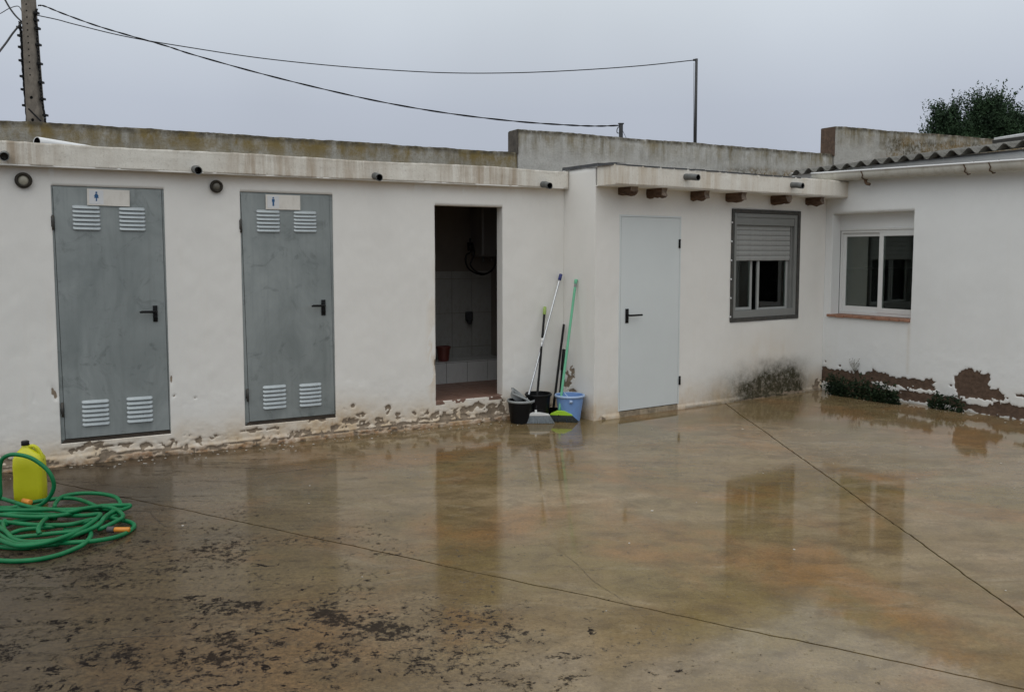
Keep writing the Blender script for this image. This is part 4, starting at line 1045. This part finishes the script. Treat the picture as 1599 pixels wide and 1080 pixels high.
# ------------------------------------------------------------------ garden hose
def zp(x, y): return (x/4.5, 660+y/4.5)
strokes = [
    [(-160, 500, .02), (-60, 505, .03), (0, 525, .03), (100, 556, .035), (200, 586, .04), (300, 602, .045), (420, 608, .04), (560, 605, .045), (700, 588, .05), (800, 600, .05), (860, 640, .05), (862, 665, .045), (820, 690, .04), (740, 730, .04), (690, 748, .03)],
    [(-120, 640, .012), (0, 610, .014), (110, 590, .02), (200, 565, .03), (300, 545, .035), (430, 530, .03), (520, 530, .03), (600, 552, .03), (690, 590, .03), (740, 605, .035), (800, 608, .04), (770, 640, .045), (720, 690, .045), (640, 740, .04), (520, 762, .04), (380, 775, .035), (200, 795, .03), (80, 800, .03), (30, 745, .035), (28, 700, .03), (40, 680, .04)],
    [(385, 590, .03), (395, 560, .035), (440, 518, .04), (540, 497, .04), (650, 493, .04), (750, 503, .035), (820, 525, .03), (848, 565, .02), (835, 600, .012), (760, 612, .012), (600, 612, .03), (480, 640, .045), (350, 657, .05), (180, 658, .05), (0, 645, .05), (-120, 650, .045)],
    [(-100, 612, .03), (40, 612, .035), (200, 612, .04), (390, 608, .05), (480, 625, .055), (600, 600, .06), (720, 583, .055), (850, 578, .05), (917, 580, .04), (880, 603, .03), (790, 630, .05), (740, 660, .055), (700, 712, .055), (640, 745, .045), (560, 775, .05), (450, 815, .05), (330, 842, .045), (200, 852, .04), (100, 842, .035), (20, 800, .03), (-60, 740, .03)],
    [(-80, 790, .04), (20, 830, .05), (130, 862, .05), (280, 850, .06), (420, 812, .065), (540, 765, .06), (640, 705, .06), (705, 650, .06), (690, 640, .05), (600, 650, .035), (480, 650, .025), (300, 640, .02), (120, 635, .02), (-40, 650, .02)],
    [(340, 850, .02), (500, 840, .03), (650, 830, .03), (800, 805, .02), (895, 770, .014), (945, 728, .012), (925, 700, .012), (870, 685, .02), (760, 668, .03), (640, 680, .04), (500, 712, .045), (350, 718, .04), (200, 712, .035), (60, 698, .03), (-50, 690, .03)],
    [(-120, 955, .012), (0, 966, .012), (120, 970, .012), (270, 958, .012), (400, 930, .012), (500, 895, .014), (580, 858, .03), (628, 815, .035), (640, 775, .025), (600, 745, .014), (450, 750, .014)],
    [(282, 780, .04), (272, 752, .055), (285, 715, .06), (318, 678, .05), (360, 660, .02)],
    [(70, 780, .012), (140, 755, .02), (230, 742, .02), (320, 735, .03), (440, 720, .035), (600, 700, .035), (680, 672, .03), (780, 662, .03), (850, 640, .025)],
    [(-60, 860, .012), (60, 875, .012), (180, 878, .012), (300, 862, .02), (420, 850, .02)],
    [(-60, 700, .05), (40, 760, .045), (100, 815, .04), (200, 835, .03), (360, 825, .03), (500, 795, .02), (600, 765, .012)],
    [(-80, 735, .02), (20, 722, .02), (120, 690, .02), (260, 672, .025), (400, 668, .03)],
]
HS = root('garden_hose', 'tangled green garden hose lying coiled on the wet concrete at left', 'hose', (g(100, 830)[0], g(100, 830)[1], 0))
o0 = Vector(HS.location); hb = MB()
for st in strokes:
    P_ = []
    for x, y, z in st:
        u, v = zp(x, y); q = g(u, v, z); P_.append(Vector((q[0], q[1], z))-o0)
    hb.tube(spline(P_, 7), .0128, 9)
# the loop that stands up in front of the can
lp = [(-60, 600), (0, 520), (2, 440), (0, 340), (14, 262), (60, 228), (130, 223), (220, 246), (300, 298), (352, 352), (380, 420), (372, 480), (332, 540), (262, 585), (120, 602), (0, 612)]
P_ = []
for i, (x, y) in enumerate(lp):
    u, v = zp(x, y); t = max(0, (600-y)/380)
    Yd = 5.30-.02*t
    q = atY(u, v, Yd); q.z = max(q.z, .014); P_.append(q-o0)
hb.tube(spline(P_, 7), .0128, 9)
hb.build('hose_tube', M['hose'], HS, True)
def hose_end(u0, v0, u1, v1, z, mats, seg):
    a = Vector((*g(u0, v0, z), z))-o0; c = Vector((*g(u1, v1, z), z))-o0; d = c-a
    for (t0, t1, r, mt, nm) in seg: MB().tube([a+d*t0, a+d*(t0+.02), a+d*(t1-.02), a+d*t1], [r*.85, r, r, r*.85], 12).build(nm, M[mt], HS, True)
hose_end(168, 826.5, 203, 826.5, .03, None, [(0, .32, .019, 'dark_grey_plastic', 'hose_coupling'), (.32, 1, .0145, 'orange', 'hose_connector')])
hose_end(37, 781.5, 48, 784, .05, None, [(0, 1, .017, 'orange', 'hose_connector')])

# ------------------------------------------------------------------ buckets, mop, brooms
def bucket(name, label, u, v, r0, r1, h_, body, rimm, grp=None, bail=None):
    x, y = g(u, v); rt = root(name, label, 'bucket', (x, y, 0.001), 0, grp)
    MB().lathe([(.0005, .004), (r0*.9, .004), (r0, 0), (r0*1.0, .006), (r0+(r1-r0)*.5, h_*.5), (r1*.985, h_*.93), (r1*.985, h_), (r1*.955, h_), (r0*.96, .015), (.0005, .012)], 36).build('bucket_body', body, rt, True, angle=40)
    MB().lathe([(r1*.98, h_-.020), (r1*1.07, h_-.018), (r1*1.09, h_-.006), (r1*1.05, h_+.005), (r1*.975, h_+.003), (r1*.965, h_-.01)], 36).build('rim', rimm, rt, True)
    return rt
b1 = bucket('mop_bucket', 'black mop bucket with grey rim and wringer beside the doorway step', 814, 659, .100, .125, .215, M['black'], M['grey_plastic'], 'black buckets by the doorway')
b2 = bucket('black_bucket', 'plain black bucket squeezed between the grey rimmed bucket and the poles', 841, 656.5, .095, .120, .262, M['black'], M['black'], 'black buckets by the doorway')
# wringer basket tilted on the rim
wr = MB(); Mx = Matrix.Translation((-.045, -.0, .245)) @ Matrix.Rotation(R(38), 4, 'Y')
wr.lathe([(.085, .030), (.088, .045), (.078, .045), (.060, -.01), (.045, -.03), (.0005, -.032)], 28, M_=Mx, sy=.7)
wr.build('wringer', M['grey_plastic'], b1, True, angle=40)
MB().tube([Mx @ Vector((-.08, -.05, .045)), Mx @ Vector((-.05, -.06, .01)), Vector((.06, -.07, .225)), Vector((.10, -.07, .19))], .010, 8).build('wringer_lever', M['grey_plastic'], b1, True)
bb = bucket('blue_bucket', 'light blue plastic bucket in the corner behind the lime green broom', 890, 655.5, .100, .135, .245, M['blue_bucket'], M['blue_pale'])
pts = [(-.135*math.cos(t)*1.03, -.135*math.sin(t)*.75-.02, .225-.09*math.sin(t)*(1 if t < 1.57 else 1)) for t in [i*math.pi/12 for i in range(13)]]
pts = [Vector((-.06, .12, .24)), Vector((-.075, .06, .275)), Vector((-.06, -.02, .27)), Vector((-.02, -.09, .232)), Vector((.0, -.135, .20))]
MB().tube(spline(pts, 6), .0055, 8).tube([pts[-1]+Vector((-.012, 0, 0)), pts[-1]+Vector((.016, 0, -.004))], .016, 10).build('bail_handle', M['blue_pale'], bb, True)

def leanpole(par, a, c, segs, seg=10):
    a = Vector(a); c = Vector(c); d = c-a
    for (t0, t1, r, mt, nm) in segs: MB().tube([a+d*t0, a+d*(t0+(t1-t0)*.03), a+d*(t1-(t1-t0)*.03), a+d*t1], [r*.9, r, r, r*.88], seg).build(nm, M[mt], par, True)
# mop with metal handle
mbase = Vector(b1.location)+Vector((.03, -.0, .10))
s_, z_ = PA.hit(876.5, 428, .035); mt_ = PA.world(min(s_, 4.80), .035, z_)
MP = root('mop', 'mop with shiny metal pole and navy blue grip leaning from the grey rimmed bucket', 'mop', mbase)
leanpole(MP, (0, 0, 0), mt_-mbase, [(0, .965, .0105, 'chrome', 'pole'), (.955, 1.0, .0165, 'navy', 'grip')])
MB().lathe([(.0005, .09), (.03, .085), (.05, .03), (.07, -.04), (.06, -.07), (.0005, -.075)], 20).build('mop_head', M['bristle_grey'], MP, True)
# broom heads
def broom_head(par, wid, dep, hbr, cap_m, br_m, rot, flare=.03, asym=0, captop=.03, nb=44):
    hd = MB(); z = hbr
    prf = [(-wid/2, z), (wid/2, z), (wid/2-.01, z+.014), (.035, z+captop), (-.035, z+captop), (-wid/2+.01, z+.014)]
    hd.prism(prf, -dep/2, dep/2)
    h = hd.build('broom_head', cap_m, par, bevel=.004); h.rotation_euler = (0, 0, rot)
    br = MB(); random.seed(77)
    for i in range(nb):
        for j in range(7):
            x = -wid/2+.004+(wid-.008)*i/(nb-1); y = -dep/2+.004+(dep-.008)*j/6
            xe = x*(1+2*flare/wid)+random.uniform(-.004, .004)+asym; ye = y*1.5+random.uniform(-.004, .004)
            w_ = .0023
            br.add([(x-w_, y-w_, z), (x+w_, y-w_, z), (x, y+w_, z), (xe-w_, ye-w_, random.uniform(.0, .006)), (xe+w_, ye-w_, random.uniform(0, .006)), (xe, ye+w_, 0.001)], [(0, 1, 4, 3), (1, 2, 5, 4), (2, 0, 3, 5)])
    o = br.build('bristles', br_m, h); o['kind'] = 'stuff'
    return h
x, y = g(837, 660.5)
B1 = root('broom', 'black handled broom with white head and grey bristles in front of the buckets', 'broom', (x, y, .001), 0, 'brooms by the doorway')
broom_head(B1, .27, .05, .072, M['white_plastic'], M['bristle_grey'], R(2), .045)
MB().tube([(0, 0, .085), (.002, .01, .125)], [.014, .011], 10).build('socket', M['white_plastic'], B1, True)
s_, z_ = PA.hit(851.5, 479, .03); tp = PA.world(s_, .03, z_)-Vector((x, y, .001))
leanpole(B1, (0, 0, .09), tp, [(0, .62, .0115, 'black', 'pole'), (.62, .665, .0095, 'chrome', 'pole_collar'), (.665, .70, .0125, 'white_plastic', 'pole_collar'), (.70, .93, .0115, 'black', 'pole'), (.925, 1.0, .0155, 'lime_pale', 'grip')])
x, y = g(877, 658)
B2 = root('broom', 'mint green handled broom with lime head and dark bristles by the blue bucket', 'broom', (x, y, .001), 0, 'brooms by the doorway')
broom_head(B2, .22, .05, .062, M['lime'], M['bristle_dark'], R(-10), .035, .02, .045)
s_, z_ = PS.hit(900, 436, .02); tp = PS.world(s_, .02, z_)-Vector((x, y, .001))
leanpole(B2, (-.02, 0, .10), tp, [(0, .955, .0125, 'mint', 'pole'), (.94, .975, .0130, 'grey_plastic', 'pole_collar'), (.965, 1.0, .0155, 'mint', 'grip')])
# dustpan with long black handle, and a second dark stick behind it
x, y = g(862, 655)
DP = root('dustpan', 'black long handled dustpan standing behind the lime green broom', 'dustpan', (x, y, .001), R(-20))
MB().box(-.10, .10, -.10, .06, 0, .006).box(-.10, -.092, -.09, .06, 0, .07).box(.092, .10, -.09, .06, 0, .07).box(-.10, .10, .052, .06, 0, .085).prism([(-.1, .085), (.1, .085), (.05, .11), (-.05, .11)], .048, .06).build('pan', M['black'], DP, bevel=.003)
tp = PA.world(PA.hit(881, 506, .05)[0], .05, PA.hit(881, 506, .05)[1])
Mi = Matrix.Rotation(R(20), 4, 'Z')
leanpole(DP, (0, .05, .09), Mi @ (tp-Vector((x, y, .001))), [(0, 1, .0125, 'black', 'pole')])
x, y = g(872, 652)
SQ = root('squeegee', 'short dark stick with thick grip leaning behind the mint green pole', 'squeegee', (x, y, .001))
tp = PS.world(PS.hit(881, 545, .04)[0], .04, PS.hit(881, 545, .04)[1])-Vector((x, y, .001))
leanpole(SQ, (0, 0, .02), tp, [(0, .7, .011, 'black', 'pole'), (.68, 1, .0165, 'black', 'grip')])
MB().box(-.07, .07, -.012, .012, 0, .03).build('blade', M['black_rubber'], SQ, bevel=.004)

# ------------------------------------------------------------------ plants
def leafcloud(b, c, rad, n, size, seed, up=.3, pts=None):
    rs = random.Random(seed)
    for _ in range(n):
        while True:
            p = Vector((rs.uniform(-1, 1), rs.uniform(-1, 1), rs.uniform(-1, 1)))
            if .15 < p.length < 1: break
        p = Vector((p.x*rad[0], p.y*rad[1], p.z*rad[2]))+c
        d = Vector((rs.gauss(0, 1), rs.gauss(0, 1), rs.gauss(up, .8))).normalized(); e_ = d.orthogonal().normalized(); e_.rotate(Matrix.Rotation(rs.uniform(0, 6.28), 3, d))
        s_ = size*rs.uniform(.6, 1.4)
        b.add([p-d*s_*.5, p+e_*s_*.28, p+d*s_*.6, p-e_*s_*.28], [(0, 1, 2, 3)])
def weed(u, v, w_, h_, n, label, seed, size=.03):
    x, y = g(u, v); rt = root('weed_clump', label, 'weed', (x, y, 0), PC.rot, 'weeds along the foot of the right wall')
    rs = random.Random(seed); b = MB(); st = MB()
    for k in range(max(6, n//45)):
        bx = rs.uniform(-.45, .45)*w_; tx = bx+rs.uniform(-.3, .3)*h_; hz = h_*rs.uniform(.5, 1.15)*(1-.35*abs(bx)/(w_*.5))
        P_ = spline([(bx, .02, 0), (bx*.7+tx*.3, -.01, hz*.5), (tx, rs.uniform(-.05, -.01), hz)], 3)
        st.tube(P_, .002, 4)
        for q in P_: leafcloud(b, q+Vector((0, -.01, 0)), (w_*.12, .045, h_*.22), max(2, n//(max(6, n//45)*len(P_))), size, rs.randint(0, 9999))
    for i, p in enumerate(b.v):
        if p[1] > .045 or p[2] < .001: b.v[i] = (p[0], min(p[1], .045), max(p[2], .001))
    b.build('foliage', M['leaf_weed'], rt); st.build('stem', M['leaf_weed'], rt)
weed(1340, 622, .84, .25, 3000, 'largest dark green weed clump at the foot of the right wall', 3)
weed(1402, 631, .18, .14, 320, 'smallest weed tuft at the foot of the right wall, between the larger clumps', 4)
weed(1478, 640, .38, .17, 700, 'low green weed clump under the big bare plaster patch', 5)
rt = root('dry_weed', 'dry branching weed stem standing against the right wall above the weeds', 'weed', PC.world(PC.hit(1337, 582)[0], .02, .20), PC.rot)
b = MB()
for k in range(9):
    a = R(-40+k*10); L = .11+.03*math.sin(k*2.3)
    b.tube([(0, 0, .05), (.04*math.sin(a), -.01, .10), (math.sin(a)*L, -.012, .08+math.cos(a)*L)], [.002, .0015, .001], 4)
    for j in range(3): q = Vector((math.sin(a)*L*(.6+.2*j)+.008*math.sin(j+k), -.012, .08+math.cos(a)*L*(.6+.2*j))); b.tube([q, q+Vector((.008, 0, .012))], .0025, 4)
b.tube([(0, 0, -.15), (0, 0, .06)], .0025, 5); b.build('dry_stem', M['dry_stem'], rt)

def tree(name, label, x, y, z0, z1, w_, seed, nspray, cone):
    rt = root(name, label, 'tree', (x, y, 0), 0, 'evergreen trees beyond the wall'); rs = random.Random(seed)
    tr = MB(); tr.tube(spline([(0, 0, 0), (.1, 0, z1*.3), (-.05, .1, z1*.6), (0, 0, z1*.92)], 5), [.2-.17*i/15 for i in range(16)], 10)
    b = MB()
    for k in range(nspray):
        t = rs.random()**.8; z = z0+(z1-z0)*t
        a = rs.uniform(0, 6.283); prof = (1-t)**cone*(.75+.25*math.sin(a*3+t*9+seed))+.06
        rr = w_*prof*rs.uniform(.35, 1.0)
        p = Vector((rr*math.cos(a), rr*math.sin(a), z))
        if k % 5 == 0: tr.tube([(0, 0, z*.93), p*.5+Vector((0, 0, z*.47)), p], [.03, .02, .008], 5)
        d = Vector((math.cos(a)*.55, math.sin(a)*.55, 1.0+rs.uniform(-.3, .5))).normalized(); L = (rs.uniform(.25, .8) if k % 4 else rs.uniform(.7, 1.25))*(1.15-.3*t)
        m = 32
        for i in range(m):
            q = p+d*L*i/m+Vector((rs.gauss(0, .06), rs.gauss(0, .06), rs.gauss(0, .05)))*(1.25-i/m)
            e_ = Vector((rs.gauss(0, 1), rs.gauss(0, 1), rs.gauss(.7, .7))).normalized(); f_ = e_.orthogonal().normalized(); f_.rotate(Matrix.Rotation(rs.uniform(0, 6.28), 3, e_)); s_ = rs.uniform(.035, .08)
            b.add([q-e_*s_*.5, q+f_*s_*.3, q+e_*s_*.8, q-f_*s_*.3], [(0, 1, 2, 3)])
    tr.build('trunk', M['bark'], rt, True); b.build('crown', M['leaf_tree'], rt)
def treeat(u, vtop, Y): q = atY(u, vtop, Y); return q.x, Y, q.z
x, y, zt = treeat(1478, 158, 27); tree('evergreen_tree', 'smaller dark evergreen on the left, loose crown above the wall', x, y, 2.4, zt-.5, 1.0, 11, 850, .62)
x, y, zt = treeat(1545, 137, 26); tree('evergreen_tree', 'tallest dark evergreen with dense crown behind the right roof', x, y, 2.4, zt-.68, 1.45, 12, 1800, .55)
x, y, zt = treeat(1605, 165, 25); tree('evergreen_tree', 'dark evergreen cut by the right edge of the photo', x, y, 2.4, zt-.55, 1.3, 13, 950, .5)

# ------------------------------------------------------------------ hairline cracks and scratches, paint flakes on the wet concrete
def crack(px, wid, seed):
    P_ = spline([Vector((*g(u, v), .0012)) for u, v in px], 14); rs = random.Random(seed); vs = []
    for i, p in enumerate(P_):
        t = (P_[min(i+1, len(P_)-1)]-P_[max(i-1, 0)]).normalized(); n_ = Vector((-t.y, t.x, 0)); w_ = wid*rs.uniform(.25, 1.2)*(.3+min(1, 3*min(i, len(P_)-1-i)/len(P_)))
        q = p+n_*rs.uniform(-.004, .004); vs += [q-n_*w_, q+n_*w_]
    b = MB(); b.add(vs, [(2*i, 2*i+1, 2*i+3, 2*i+2) for i in range(len(P_)-1)])
    o = b.build('hairline_crack', M['dark_gap'], ground); o['kind'] = 'structure'
crack([(850, 842), (878, 862), (905, 884), (925, 905), (955, 925), (985, 945), (1018, 975)], .0009, 1)
crack([(240, 792), (236, 800), (246, 812), (262, 822), (285, 822)], .0022, 2)
crack([(95, 1004), (150, 998), (200, 994), (262, 992), (300, 987)], .0018, 3)
crack([(60, 1022), (130, 1010), (190, 1004), (240, 999)], .0014, 4)
crack([(395, 742), (430, 738), (470, 733), (512, 728)], .003, 5)
fl = MB(); rs = random.Random(21)
for k in range(150):
    if k < 95: a_ = rs.uniform(-.5, 4.2); q = PA.world(a_, abs(rs.gauss(.05, .14))+.03, .001)
    elif k < 120: a_ = rs.uniform(0, 2.6); q = PC.world(a_, abs(rs.gauss(.05, .10))+.03, .001)
    else: q = Vector((rs.uniform(-2.5, 4), rs.uniform(3.2, 8), .001))
    s_ = rs.uniform(.003, .011); n_ = rs.randint(4, 6); a0 = rs.uniform(0, 6.28)
    ring_ = [q+Vector((math.cos(a0+6.283*i/n_)*s_*rs.uniform(.6, 1.2), math.sin(a0+6.283*i/n_)*s_*rs.uniform(.6, 1.2), 0)) for i in range(n_)]
    fl.add(ring_+[p+Vector((0, 0, .0025)) for p in ring_], [tuple(range(n_, 2*n_))]+[(i, (i+1) % n_, n_+(i+1) % n_, n_+i) for i in range(n_)])
tag(fl.build('paint_flakes', M['pebble']), 'small pale paint flakes scattered on the wet concrete', 'debris', None, 'stuff')
